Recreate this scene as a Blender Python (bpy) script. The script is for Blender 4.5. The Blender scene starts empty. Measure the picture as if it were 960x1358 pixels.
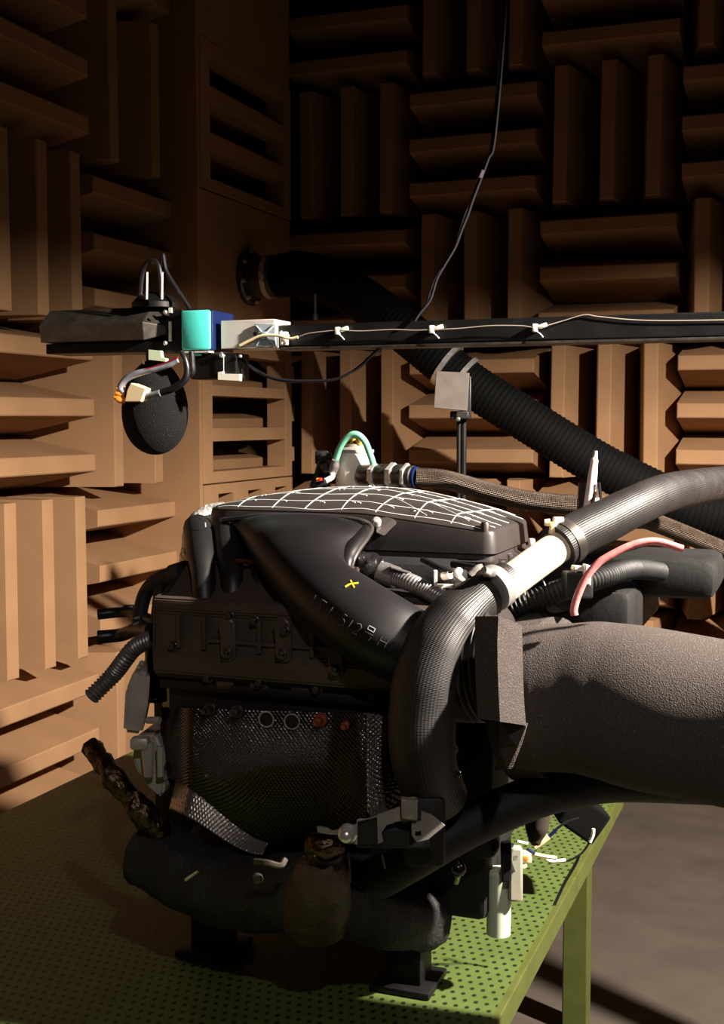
import bpy, bmesh, math, random
from mathutils import Vector, Matrix, noise
from mathutils.bvhtree import BVHTree
random.seed(7)
V = Vector
R = math.radians
SC = bpy.context.scene
COL = SC.collection

# ------------------------------------------------------------------ camera
F, CX, CY = 1612.0, 480.0, 679.0            # focal length in pixels of the 960x1358 frame
CAM = V((0, 0, 1.4))
YAW, PITCH = R(20.7), R(-4.22)
cd = bpy.data.cameras.new('camera'); cam = bpy.data.objects.new('camera', cd); COL.objects.link(cam)
cd.sensor_fit = 'VERTICAL'; cd.sensor_height = 36.0; cd.lens = 36.0 * F / 1358.0
cd.clip_start = 0.05; cd.clip_end = 60
cam.location = CAM; cam.rotation_euler = (R(90) + PITCH, 0, YAW)
SC.camera = cam
ROT = cam.rotation_euler.to_matrix()
# ------------------------------------------------------------------ world, lamps, exposure
w = bpy.data.worlds.new('world'); SC.world = w; w.use_nodes = True
w.node_tree.nodes['Background'].inputs[0].default_value = (1.0, 0.80, 0.66, 1)
w.node_tree.nodes['Background'].inputs[1].default_value = 0.003
def spot(name, loc, aim, power, size_deg, blend, radius, colr=(1, .89, .77)):
    l = bpy.data.lights.new(name, 'SPOT'); o = bpy.data.objects.new(name, l); COL.objects.link(o)
    l.energy = power; l.spot_size = R(size_deg); l.spot_blend = blend; l.shadow_soft_size = radius; l.color = colr
    o.location = loc; o.rotation_euler = (V(aim) - V(loc)).to_track_quat('-Z', 'Y').to_euler()
    return o
LAMP = V((1.50, 1.98, 2.62))                # work lamp outside the frame, right of the camera, with an added barn door (built below)
LAZ = R(146); LDIR = V((math.cos(LAZ), math.sin(LAZ), 0))
spot('work_lamp', LAMP, LAMP + LDIR * 1.0 + V((0, 0, -.62)), 2000, 130, .3, .05)
spot('added_fill_lamp', (.50, -.35, 2.7), (-.75, 1.8, .9), 66, 48, .6, .04, (1, .90, .84))  # unseen fill light, added to lift the shaded engine front
SC.view_settings.view_transform = 'Standard'; SC.view_settings.look = 'None'
SC.view_settings.gamma = 1; SC.view_settings.exposure = 0.0
SC.view_settings.use_curve_mapping = False

# ------------------------------------------------------------------ pixel helpers
def ray(px, py):
    return ROT @ V(((px - CX) / F, (CY - py) / F, -1.0))
def D(px, py, d): return CAM + ray(px, py) * d
def ONX(px, py, X):
    r = ray(px, py); return CAM + r * ((X - CAM.x) / r.x)
def ONY(px, py, Y):
    r = ray(px, py); return CAM + r * ((Y - CAM.y) / r.y)
def ONZ(px, py, Z):
    r = ray(px, py); return CAM + r * ((Z - CAM.z) / r.z)
UX, UY, UZ = V((1, 0, 0)), V((0, 1, 0)), V((0, 0, 1))
FW = ROT @ V((0, 0, -1)); RT = ROT @ V((1, 0, 0)); UP = ROT @ V((0, 1, 0))

# ------------------------------------------------------------------ materials
MATS = {}
def srgb(c):
    return tuple((x / 12.92 if x <= .04045 else ((x + .055) / 1.055) ** 2.4) for x in [v / 255 for v in c])
def mat(name, rgb, rough=.5, metal=0.0, bump=None, var=0.0, vscale=20, spec=.5, coat=0.0, speck=None, subsurf=0):
    """rgb in sRGB 0-255; bump: (kind, scale, strength, distance); var: albedo variation; speck: (scale, rgb)"""
    if name in MATS: return MATS[name]
    m = bpy.data.materials.new(name); m.use_nodes = True; nt = m.node_tree; n = nt.nodes; L = nt.links
    b = n['Principled BSDF']; c = srgb(rgb)
    b.inputs['Base Color'].default_value = (*c, 1); b.inputs['Roughness'].default_value = rough
    b.inputs['Metallic'].default_value = metal; b.inputs['Specular IOR Level'].default_value = spec
    b.inputs['Coat Weight'].default_value = coat
    tc = n.new('ShaderNodeTexCoord')
    last = None
    if var:
        nz = n.new('ShaderNodeTexNoise'); nz.inputs['Scale'].default_value = vscale; nz.inputs['Detail'].default_value = 5
        L.new(tc.outputs['Object'], nz.inputs['Vector'])
        mr = n.new('ShaderNodeMapRange'); mr.inputs[1].default_value = .3; mr.inputs[2].default_value = .7
        mr.inputs[3].default_value = 1 - var; mr.inputs[4].default_value = 1 + var
        L.new(nz.outputs['Fac'], mr.inputs[0])
        mx = n.new('ShaderNodeVectorMath'); mx.operation = 'SCALE'; mx.inputs[0].default_value = c
        L.new(mr.outputs[0], mx.inputs['Scale']); last = mx.outputs[0]
        rr = n.new('ShaderNodeMapRange'); rr.inputs[3].default_value = max(.05, rough - .12); rr.inputs[4].default_value = min(1, rough + .12)
        L.new(nz.outputs['Fac'], rr.inputs[0]); L.new(rr.outputs[0], b.inputs['Roughness'])
    if speck:
        vz = n.new('ShaderNodeTexNoise'); vz.inputs['Scale'].default_value = speck[0]; vz.inputs['Detail'].default_value = 2
        L.new(tc.outputs['Object'], vz.inputs['Vector'])
        ra = n.new('ShaderNodeMapRange'); ra.inputs[1].default_value = speck[2]; ra.inputs[2].default_value = speck[2] + .08
        L.new(vz.outputs['Fac'], ra.inputs[0])
        mm = n.new('ShaderNodeMix'); mm.data_type = 'RGBA'; L.new(ra.outputs[0], mm.inputs['Factor'])
        mm.inputs[6].default_value = (*c, 1)
        if last: L.new(last, mm.inputs[6])
        mm.inputs[7].default_value = (*srgb(speck[1]), 1); last = mm.outputs[2]
    if last: L.new(last, b.inputs['Base Color'])
    if bump:
        kind, sc, st, dist = bump
        bp = n.new('ShaderNodeBump'); bp.inputs['Strength'].default_value = st; bp.inputs['Distance'].default_value = dist
        if kind == 'noise':
            t = n.new('ShaderNodeTexNoise'); t.inputs['Scale'].default_value = sc; t.inputs['Detail'].default_value = 6
            L.new(tc.outputs['Object'], t.inputs['Vector']); out = t.outputs['Fac']
        elif kind == 'voronoi':
            t = n.new('ShaderNodeTexVoronoi'); t.inputs['Scale'].default_value = sc
            L.new(tc.outputs['Object'], t.inputs['Vector']); out = t.outputs['Distance']
        elif kind == 'weave':          # on UV: sc = (around, along)
            sp = n.new('ShaderNodeSeparateXYZ'); L.new(tc.outputs['UV'], sp.inputs[0])
            outs = []
            for sgn in (1, -1):
                a = n.new('ShaderNodeMath'); a.operation = 'MULTIPLY'; a.inputs[1].default_value = sc[0]; L.new(sp.outputs[0], a.inputs[0])
                d = n.new('ShaderNodeMath'); d.operation = 'MULTIPLY_ADD'; d.inputs[1].default_value = sgn * sc[1]
                L.new(sp.outputs[1], d.inputs[0]); L.new(a.outputs[0], d.inputs[2])
                s = n.new('ShaderNodeMath'); s.operation = 'SINE'; L.new(d.outputs[0], s.inputs[0]); outs.append(s.outputs[0])
            t = n.new('ShaderNodeMath'); t.operation = 'MULTIPLY'; L.new(outs[0], t.inputs[0]); L.new(outs[1], t.inputs[1]); out = t.outputs[0]
        L.new(out, bp.inputs['Height']); L.new(bp.outputs[0], b.inputs['Normal'])
    MATS[name] = m
    return m
M_foam = mat('tan_foam', (154, 119, 87), .95, bump=('noise', 260, .25, .002), var=.08, vscale=5, spec=.1)
M_board = mat('tan_board', (160, 124, 91), .9, bump=('noise', 160, .15, .002), var=.07, vscale=4, spec=.12)
M_wallbk = mat('wall_backing', (100, 74, 48), .95, var=.1, vscale=3, spec=.1)
M_floor = mat('floor_concrete', (58, 50, 42), .85, bump=('noise', 40, .2, .003), var=.2, vscale=6)
M_plas = mat('black_plastic', (47, 42, 41), .44, bump=('noise', 120, .12, .001), var=.2, vscale=9)
M_plas_d = mat('deep_black_plastic', (17, 16, 17), .5, var=.2, vscale=12)
M_duct = mat('black_duct_plastic', (22, 20, 22), .42, spec=.4, var=.15, vscale=6, bump=('noise', 40, .08, .002))
M_rub = mat('black_rubber', (15, 14, 15), .62, var=.2, vscale=20)
M_hose = mat('woven_black_hose', (33, 30, 30), .45, bump=('weave', (188.5, 1500), .35, .0008), var=.15, vscale=30, spec=.6)
M_braid = mat('braided_hose', (62, 50, 40), .4, metal=.45, bump=('weave', (113.1, 1300), .8, .0012), var=.3, vscale=60)
M_conduit = mat('grey_conduit', (118, 115, 115), .38, metal=.55, var=.15, vscale=30)
M_alu = mat('aluminium', (216, 208, 202), .42, metal=.3, bump=('noise', 90, .08, .001), var=.08, vscale=14)
M_cast = mat('cast_aluminium', (178, 170, 163), .5, metal=.45, bump=('noise', 220, .35, .001), var=.15, vscale=20)
M_pipe = mat('pale_pipe', (225, 212, 190), .45, metal=.25, bump=('noise', 300, .08, .001), var=.06, vscale=16)
M_steel = mat('bright_steel', (206, 203, 200), .28, metal=.65, var=.1, vscale=40)
M_dsteel = mat('dark_steel', (92, 86, 80), .42, metal=.85, bump=('noise', 90, .2, .001), var=.25, vscale=30)
M_cam = mat('magnesium_cover', (92, 80, 74), .40, metal=.55, bump=('noise', 260, .25, .0008), var=.12, vscale=18)
M_iron = mat('engine_black', (13, 12, 12), .65, metal=.1, bump=('noise', 90, .3, .002), var=.3, vscale=14)
M_shield = mat('dimpled_shield', (74, 70, 69), .17, metal=.95, var=.0, vscale=20)
M_foil = mat('silver_foil', (226, 222, 216), .32, metal=.55, bump=('noise', 110, 1.0, .006), var=.05)
M_bfoil = mat('bronze_foil', (84, 68, 54), .32, metal=1, bump=('noise', 130, .8, .004), var=.25, vscale=40)
M_rust = mat('rusty_steel', (150, 82, 48), .5, metal=.6, var=.3, vscale=120)
M_teal = mat('teal_paint', (86, 228, 216), .5, var=.05, vscale=40, speck=(420, (235, 245, 240), .70))
M_blue = mat('blue_paint', (6, 24, 66), .4, var=.1)
M_white = mat('white_label', (232, 228, 214), .6, var=.04)
M_cream = mat('cream_nylon', (240, 216, 172), .5, var=.05)
M_pgreen = mat('pale_green_tag', (214, 232, 196), .6, var=.04)
M_pad = mat('grey_adhesive_pad', (150, 162, 168), .55, var=.08)
M_chalk = mat('white_paint_pen', (214, 214, 212), .7, var=.1, vscale=90)
M_chalk2 = mat('faint_chalk', (62, 57, 60), .9, var=.3, vscale=90)
M_yel = mat('yellow_wax_pencil', (214, 190, 30), .7, var=.1)
M_dfoam = mat('charcoal_foam', (64, 58, 55), .95, bump=('voronoi', 520, .45, .002), spec=.2, speck=(800, (120, 112, 106), .62))  # pale specks are specular glints put into the foam colour
M_wind = mat('microphone_foam', (13, 12, 13), .95, bump=('voronoi', 420, .9, .0022), spec=.3, speck=(420, (70, 62, 66), .66))  # specks here too are glints put into the colour
M_sage = mat('green_rubber_hose', (112, 184, 152), .5, var=.06, vscale=30)
M_brass = mat('brass', (214, 176, 84), .25, metal=1)
M_pink = mat('pink_hose', (226, 130, 128), .5, var=.22, vscale=60, bump=('noise', 200, .3, .001))
M_red = mat('red_plastic', (220, 40, 24), .4)
M_org = mat('orange_plastic', (226, 130, 40), .5)
M_post = mat('worn_white_post', (222, 204, 196), .5, var=.14, vscale=40, speck=(60, (150, 90, 80), .68))
M_gasket = mat('dark_gasket', (74, 58, 54), .9, bump=('noise', 300, .8, .002), var=.3, vscale=100)
M_olive = mat('green_painted_edge', (66, 72, 26), .55, var=.08)
M_blk = mat('matt_black_paint', (8, 7, 8), .5, var=.2, spec=.3)
M_grey = mat('grey_sheet', (108, 100, 95), .55, metal=.35, bump=('noise', 60, .05, .001), var=.08, vscale=30)
M_wire = mat('black_cable', (24, 22, 26), .35)
M_clear = mat('clear_sleeve', (140, 140, 150), .25, var=.2, vscale=60)

def perforated():
    m = bpy.data.materials.new('perforated_green'); m.use_nodes = True; nt = m.node_tree; n = nt.nodes; L = nt.links
    b = n['Principled BSDF']; b.inputs['Roughness'].default_value = .5
    tc = n.new('ShaderNodeTexCoord'); br = n.new('ShaderNodeTexBrick')
    mp = n.new('ShaderNodeMapping'); mp.inputs['Rotation'].default_value = (0, 0, 0); L.new(tc.outputs['Object'], mp.inputs[0])
    sp = n.new('ShaderNodeSeparateXYZ'); L.new(mp.outputs[0], sp.inputs[0])
    def math_(op, a, bb=None):
        x = n.new('ShaderNodeMath'); x.operation = op
        for k, v in enumerate((a, bb)):
            if v is None: continue
            if isinstance(v, (int, float)): x.inputs[k].default_value = v
            else: L.new(v, x.inputs[k])
        return x.outputs[0]
    py = math_('DIVIDE', sp.outputs[1], .021); row = math_('FLOOR', py); fy = math_('FRACT', py)
    off = math_('MULTIPLY', math_('MODULO', row, 2.0), .5)
    fx = math_('FRACT', math_('ADD', math_('DIVIDE', sp.outputs[0], .0175), off))
    dx = math_('DIVIDE', math_('SUBTRACT', fx, .5), .21); dy = math_('DIVIDE', math_('SUBTRACT', fy, .5), .23)
    r2 = math_('ADD', math_('POWER', math_('ABSOLUTE', dx), 2.0), math_('POWER', math_('ABSOLUTE', dy), 2.0))
    hole = math_('LESS_THAN', r2, 1.0)
    mm = n.new('ShaderNodeMix'); mm.data_type = 'RGBA'; L.new(hole, mm.inputs['Factor'])
    nz = n.new('ShaderNodeTexNoise'); nz.inputs['Scale'].default_value = 14; L.new(tc.outputs['Object'], nz.inputs['Vector'])
    cr = n.new('ShaderNodeValToRGB'); cr.color_ramp.elements[0].color = (*srgb((62, 76, 33)), 1); cr.color_ramp.elements[1].color = (*srgb((78, 94, 44)), 1)
    L.new(nz.outputs['Fac'], cr.inputs[0]); L.new(cr.outputs[0], mm.inputs[6]); mm.inputs[7].default_value = (*srgb((22, 27, 9)), 1)
    L.new(mm.outputs[2], b.inputs['Base Color'])
    bp = n.new('ShaderNodeBump'); bp.inputs['Strength'].default_value = .8; bp.inputs['Distance'].default_value = .004; bp.invert = True
    L.new(hole, bp.inputs['Height']); L.new(bp.outputs[0], b.inputs['Normal'])
    return m
M_perf = perforated()

# ------------------------------------------------------------------ object helpers
def link(name, bm, m, parent=None, smooth=True, loc=None, angle=35):
    me = bpy.data.meshes.new(name)
    bmesh.ops.recalc_face_normals(bm, faces=bm.faces)
    if loc is not None:
        bmesh.ops.translate(bm, vec=-V(loc), verts=bm.verts)
    bm.to_mesh(me); bm.free()
    if smooth:
        me.polygons.foreach_set('use_smooth', [True] * len(me.polygons))
        me.set_sharp_from_angle(angle=R(angle))
    for x in (m if isinstance(m, (list, tuple)) else [m]): me.materials.append(x)
    o = bpy.data.objects.new(name, me); COL.objects.link(o)
    if loc is not None: o.location = loc
    if parent is not None:
        o.parent = parent
        o.matrix_parent_inverse = Matrix.Identity(4)
        p = parent; off = V((0, 0, 0))
        while p is not None:
            off += p.location; p = p.parent
        o.location = o.location - off
    return o
def link_islands(name, bm, m, parent=None, smooth=True, angle=35):
    bm.verts.index_update(); seen = set(); out = []
    for v0 in bm.verts:
        if v0.index in seen: continue
        st, isl = [v0], []; seen.add(v0.index)
        while st:
            v = st.pop(); isl.append(v)
            for e in v.link_edges:
                u = e.other_vert(v)
                if u.index not in seen: seen.add(u.index); st.append(u)
        b2 = bmesh.new(); mp = {v.index: b2.verts.new(v.co) for v in isl}
        for f in {f for v in isl for f in v.link_faces}:
            try: b2.faces.new([mp[v.index] for v in f.verts])
            except ValueError: pass
        out.append(link(name, b2, m, parent, smooth, None, angle))
    bm.free(); return out
def tag(o, label=None, cat=None, group=None, kind=None):
    if label: o['label'] = label
    if cat: o['category'] = cat
    if group: o['group'] = group
    if kind: o['kind'] = kind
    return o
def thing(name, loc, label, cat, group=None):
    o = bpy.data.objects.new(name, None); COL.objects.link(o); o.location = loc; o.empty_display_size = .05
    return tag(o, label, cat, group)
def nb(): return bmesh.new()
def box(bm, c, s, ax=None, bev=0.0, seg=2):
    """box centred c with full sizes s along axes ax (3 vectors)"""
    ax = ax or (UX, UY, UZ); c = V(c)
    vs = []
    for i in (-1, 1):
        for j in (-1, 1):
            for k in (-1, 1):
                vs.append(bm.verts.new(c + ax[0] * (i * s[0] / 2) + ax[1] * (j * s[1] / 2) + ax[2] * (k * s[2] / 2)))
    fs = [bm.faces.new([vs[i] for i in f]) for f in ((0, 1, 3, 2), (4, 6, 7, 5), (0, 4, 5, 1), (2, 3, 7, 6), (0, 2, 6, 4), (1, 5, 7, 3))]
    if bev:
        es = list({e for f in fs for e in f.edges})
        bmesh.ops.bevel(bm, geom=es, offset=bev, segments=seg, affect='EDGES', profile=.5)
    return bm
def lohi(bm, a, b, bev=0.0):
    a, b = V(a), V(b); d = b - a
    return box(bm, (a + b) / 2, (abs(d.x), abs(d.y), abs(d.z)), None, bev)
def catmull(pts, n=10):
    pts = [V(p) for p in pts]
    if len(pts) == 2: return [pts[0].lerp(pts[1], i / n) for i in range(n + 1)]
    P = [pts[0] * 2 - pts[1]] + pts + [pts[-1] * 2 - pts[-2]]
    out = []
    for i in range(1, len(P) - 2):
        for k in range(n):
            t = k / n; a, b, c, d = P[i - 1], P[i], P[i + 1], P[i + 2]
            out.append(.5 * ((2 * b) + (c - a) * t + (2 * a - 5 * b + 4 * c - d) * t * t + (3 * b - a - 3 * c + d) * t ** 3))
    out.append(P[-2]); return out
def lerps(vals, n):
    """values at control points -> n values"""
    if not isinstance(vals, (list, tuple)): return [vals] * n
    out = []
    for i in range(n):
        t = i / (n - 1) * (len(vals) - 1); k = min(int(t), len(vals) - 2); f = t - k; f = f * f * (3 - 2 * f) if len(vals) > 2 else f
        out.append(vals[k] * (1 - f) + vals[k + 1] * f)
    return out
def tube(bm, pts, r, seg=16, n=10, ribs=None, caps=True, wob=None, raw=False):
    """swept tube; r number or per-control list; ribs (pitch_m, depth_m, t0, t1)"""
    path = [V(p) for p in pts] if raw else catmull(pts, n)
    rad = lerps(r, len(path))
    if ribs:
        pitch, dep, t0, t1 = ribs
        L = [0]
        for i in range(1, len(path)): L.append(L[-1] + (path[i] - path[i - 1]).length)
        N = int(L[-1] / pitch * 6); np_, nr = [], []; k = 0
        for i in range(N + 1):
            s = L[-1] * i / N
            while k < len(L) - 2 and L[k + 1] < s: k += 1
            f = (s - L[k]) / max(1e-9, L[k + 1] - L[k])
            np_.append(path[k].lerp(path[k + 1], f)); rr = rad[k] * (1 - f) + rad[k + 1] * f
            if t0 <= i / N <= t1: rr += dep * (.5 - .5 * math.cos(2 * math.pi * s / pitch)) - dep
            nr.append(rr)
        path, rad = np_, nr
    uvl = bm.loops.layers.uv.verify()
    T = [(path[min(i + 1, len(path) - 1)] - path[max(i - 1, 0)]).normalized() for i in range(len(path))]
    a = T[0].orthogonal().normalized() if abs(T[0].dot(UZ)) > .9 else (UZ - T[0] * T[0].dot(UZ)).normalized()
    rings = []; s = 0; S = []
    for i, p in enumerate(path):
        if i: s += (p - path[i - 1]).length
        S.append(s)
        a = (a - T[i] * a.dot(T[i])).normalized(); b = T[i].cross(a)
        ring = []
        for k in range(seg):
            ph = 2 * math.pi * k / seg; q = rad[i]
            pos = p + (a * math.cos(ph) + b * math.sin(ph)) * q
            if wob:
                nn = noise.noise(pos * wob[1]) * wob[0] + noise.noise(pos * wob[1] * 2.7) * wob[0] * .5
                pos = p + (a * math.cos(ph) + b * math.sin(ph)) * (q + nn)
            ring.append(bm.verts.new(pos))
        rings.append(ring)
    for i in range(len(rings) - 1):
        for k in range(seg):
            k2 = (k + 1) % seg
            f = bm.faces.new((rings[i][k], rings[i][k2], rings[i + 1][k2], rings[i + 1][k]))
            for lp, uv in zip(f.loops, ((k / seg, S[i]), ((k + 1) / seg, S[i]), ((k + 1) / seg, S[i + 1]), (k / seg, S[i + 1]))):
                lp[uvl].uv = uv
    if caps:
        bm.faces.new(rings[0]); bm.faces.new(rings[-1])
    return bm
def lathe(bm, prof, org, axis, seg=24, start=None):
    """prof: (r, h) list along axis from org"""
    org = V(org); axis = V(axis).normalized(); a = axis.orthogonal().normalized()
    if abs(axis.dot(UZ)) < .9: a = (UZ - axis * axis.dot(UZ)).normalized()
    b = axis.cross(a); rings = []
    for r, h in prof:
        if r < 1e-6: rings.append([bm.verts.new(org + axis * h)])
        else: rings.append([bm.verts.new(org + axis * h + (a * math.cos(2 * math.pi * k / seg) + b * math.sin(2 * math.pi * k / seg)) * r) for k in range(seg)])
    for i in range(len(rings) - 1):
        A, B = rings[i], rings[i + 1]
        for k in range(seg):
            k2 = (k + 1) % seg
            if len(A) == 1 and len(B) == 1: continue
            if len(A) == 1: bm.faces.new((A[0], B[k], B[k2]))
            elif len(B) == 1: bm.faces.new((A[k], A[k2], B[0]))
            else: bm.faces.new((A[k], A[k2], B[k2], B[k]))
    if len(rings[0]) > 2: bm.faces.new(rings[0])
    if len(rings[-1]) > 2: bm.faces.new(rings[-1])
    return bm
def prism(bm, poly, ext):
    """closed polygon (3-D points) extruded by vector ext"""
    A = [bm.verts.new(V(p)) for p in poly]; B = [bm.verts.new(V(p) + V(ext)) for p in poly]; n = len(A)
    bm.faces.new(A); bm.faces.new(B[::-1])
    for i in range(n): bm.faces.new((A[i], A[(i + 1) % n], B[(i + 1) % n], B[i]))
    return bm
def bolt(bm, p, axis, r, h, wash=True, seg=6):
    axis = V(axis).normalized()
    if wash: lathe(bm, [(0, -h * .3), (r * 1.45, -h * .3), (r * 1.45, h * .12), (r * 1.3, h * .2), (0, h * .2)], p, axis, 14)
    lathe(bm, [(0, h * .15), (r, h * .15), (r, h * .9), (r * .8, h), (0, h)], p, axis, seg)
    return bm
def surf_pt(bvh, px, py, off=.0008):
    r = ray(px, py).normalized(); h = bvh.ray_cast(CAM, r)
    return (h[0] + h[1] * (off if h[1].dot(r) < 0 else -off)) if h[0] else None
def px2m(p, d): return p * d / F

# ================================================================== THE CHAMBER
XL, YB = -2.42, 5.5                # plane of the panel face on the left wall, wedge tips of the back wall
ZF = -.10; ZC = 3.70
TILE = .62
DEP = .40
o = link('floor', lohi(nb(), (XL - .9, -1.5, ZF - .1), (2.6, YB + .6, ZF)), M_floor, smooth=False); tag(o, kind='structure')
o = link('ceiling', lohi(nb(), (XL - .9, -1.5, ZC), (2.6, YB + .6, ZC + .1)), M_wallbk, smooth=False); tag(o, kind='structure')
wall_back = link('wall_back', lohi(nb(), (XL - .9, YB + DEP, ZF), (2.6, YB + DEP + .15, ZC)), M_wallbk, smooth=False); tag(wall_back, kind='structure')
wall_left = link('wall_left', lohi(nb(), (XL - .65, -1.5, ZF), (XL - .52, YB + DEP, ZC)), M_wallbk, smooth=False); tag(wall_left, kind='structure')

def wedge_mesh(L, base, tip, dep, name='foam_wedge'):
    bm = nb(); prof = [(-base / 2, 0), (-base / 2, -.04), (-tip / 2, -dep), (tip / 2, -dep), (base / 2, -.04), (base / 2, 0)]   # (z, y)
    prism(bm, [V((-L / 2, y, z)) for z, y in prof], (L, 0, 0))
    bmesh.ops.recalc_face_normals(bm, faces=bm.faces)
    es = [e for e in bm.edges if all(abs(v.co.y + dep) < 1e-5 for v in e.verts)]
    bmesh.ops.bevel(bm, geom=es, offset=.004, segments=1, affect='EDGES')
    me = bpy.data.meshes.new(name); bm.to_mesh(me); bm.free(); me.materials.append(M_foam); return me
ME3 = wedge_mesh(TILE - .02, TILE / 3 - .004, .062, DEP)
ME2 = wedge_mesh(TILE - .02, TILE / 2 - .004, .062, DEP)
def wedge(parent, me, loc, rot):
    ob = bpy.data.objects.new('foam_wedge', me); COL.objects.link(ob); ob.parent = parent
    ob.location = V(loc) + V((random.uniform(-.003, .003), 0, random.uniform(-.003, .003)))
    ob.rotation_euler = (rot[0] + R(random.uniform(-.5, .5)), rot[1] + R(random.uniform(-.5, .5)), rot[2]); return ob
ZROW = [-.10 + TILE * j for j in range(6)]
XCOL = [-2.47 + TILE * i for i in range(6)]
for i, x0 in enumerate(XCOL):
    for j, z0 in enumerate(ZROW):
        for k in range(3):
            q = TILE * (k + .5) / 3
            if (i + j) % 2 == 0: wedge(wall_back, ME3, (x0 + q, YB + DEP, z0 + TILE / 2), (0, R(90), 0))
            else: wedge(wall_back, ME3, (x0 + TILE / 2, YB + DEP, z0 + q), (0, 0, 0))
XB = XL - .52
YCOL = [3.91 - TILE * i for i in range(5)]
for i, y0 in enumerate(YCOL):
    for j, z0 in enumerate(ZROW):
        vert = (i + j) % 2 == 0
        nn = 2 if (vert and i == 0) else 3
        for k in range(nn):
            q = TILE * (k + .5) / nn
            me = ME2 if nn == 2 else ME3
            if vert: wedge(wall_left, me, (XB, y0 + q, z0 + TILE / 2), (0, R(90), R(90)))
            else: wedge(wall_left, me, (XB, y0 + TILE / 2, z0 + q), (0, 0, R(90)))
# boarded panel beside the corner: stiles, slats, closed board, wedges behind the slots
PY0, PY1 = 4.53, 5.44
def board(name, y0, y1, z0, z1, x0=XL - .10, x1=XL):
    return link(name, lohi(nb(), (x0, y0, z0), (x1, y1, z1), .003), M_board, wall_left, smooth=False)
SL_lo = [(1.19, 1.318), (1.376, 1.512), (1.559, 1.69)]
SL_hi = [(2.42, 2.54), (2.61, 2.73), (2.80, 2.92)]
for z0, z1, slots in ((1.14, 1.75, SL_lo), (2.37, 2.98, SL_hi)):
    board('panel_stile', PY0, PY0 + .085, z0, z1); board('panel_stile', PY1 - .075, PY1, z0, z1)
    edges = [z0] + [v for s in slots for v in s] + [z1]
    for k in range(0, len(edges), 2):
        board('panel_slat', PY0 + .085, PY1 - .075, edges[k], edges[k + 1], XL - .10, XL - .002)
    for (a, b) in slots:
        ob = wedge(wall_left, ME3, (XB, (PY0 + PY1) / 2, (a + b) / 2 - .05), (0, 0, R(90))); ob.scale = (1.54, .95, .8)
board('panel_board', PY0, PY1, 1.755, 2.365, XL - .10, XL - .006)
board('panel_board', PY0, PY1, 2.985, 3.60, XL - .10, XL - .006)
# battlement-edged foot board, lower boards
prof = [(PY0, .52), (PY0, 1.135)]
pl = [(PY0, 1.02), (PY0, 1.135), (PY1, 1.135), (PY1, 1.02)]
nots = [(4.66, 4.80), (4.95, 5.09), (5.24, 5.38)]
bm = nb(); y = PY0
for a, b in nots + [(PY1, PY1)]:
    lohi(bm, (XL - .10, y, .99), (XL, a, 1.093)); y = b
lohi(bm, (XL - .10, PY0, 1.093), (XL, PY1, 1.135))
link('notched_board', bm, M_board, wall_left, smooth=False)
board('panel_board', PY0, PY1, .40, .985); board('panel_board', PY0, PY1, ZF, .395)
link('panel_side', lohi(nb(), (XB, PY0 - .03, ZF), (XL - .004, PY0 - .002, 3.6)), M_board, wall_left, smooth=False)
for zz in (1.245, 1.44, 1.64):
    board('end_block', PY1 + .002, PY1 + .05, zz - .035, zz + .035, XL - .12, XL - .01)

# ================================================================== WALL PORT AND BLACK DUCT
P0 = ONX(331, 368, XL)
t = thing('wall_port_flange', P0, 'round black bolted port flange on the plain wall board, mouth of the black duct', 'flange')
link('flange_ring', lathe(nb(), [(0, -.004), (.125, -.004), (.125, .012), (.118, .02), (.098, .02), (.098, .04), (0, .04)], P0, UX, 40), M_dsteel, t)
link('spigot', lathe(nb(), [(.092, .03), (.092, .145), (.085, .15), (0, .15)], P0, UX, 32), M_dsteel, t)
for k in range(8):
    a = 2 * math.pi * (k + .3) / 8
    link('bolt', bolt(nb(), P0 + V((.02, math.cos(a) * .111, math.sin(a) * .111)), UX, .008, .012), M_steel, t)
link('clamp_band', lathe(nb(), [(.092, .09), (.099, .09), (.099, .112), (.092, .112)], P0, UX, 32), M_steel, t)

dp = [P0 + V((.14, 0, 0)), P0 + V((.27, -.02, .0)), D(450, 380, 5.2), D(505, 414, 5.1), D(560, 458, 5.0), D(620, 507, 4.95), D(700, 558, 4.9), D(800, 619, 4.85), D(900, 668, 4.8), D(1010, 716, 4.75), D(1060, 900, 4.7)]
ap = thing('extraction_duct', dp[0], 'fat black flexible duct sagging from the wall port down to the right', 'duct')
link('ribbed_hose', tube(nb(), dp, [.096, .1, .096, .094, .092, .09, .09, .09, .09, .09, .09], 24, 14, ribs=(.021, .0035, 0.0, 1)), mat('duct_black', (4, 4, 4), .8, spec=.15), ap)
for a, b in ((590, 604), (612, 622)):
    c0, c1 = D(a, 482 + (a - 590) * .8, 4.96), D(a + 8, 488 + (a - 590) * .8, 4.955)
    link('clamp_band', lathe(nb(), [(.09, 0), (.0975, 0), (.0975, .02), (.09, .02)], c0, (c1 - c0), 32), M_steel, ap)
hk = D(418, 407, 5.15)
link('hanger_bolt', tube(tube(nb(), [hk + UZ * .055, hk - UZ * .035], .007, 8, 4), [hk - UZ * .03, hk - UZ * .055], .013, 8, 2), M_dsteel, ap)

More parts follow.
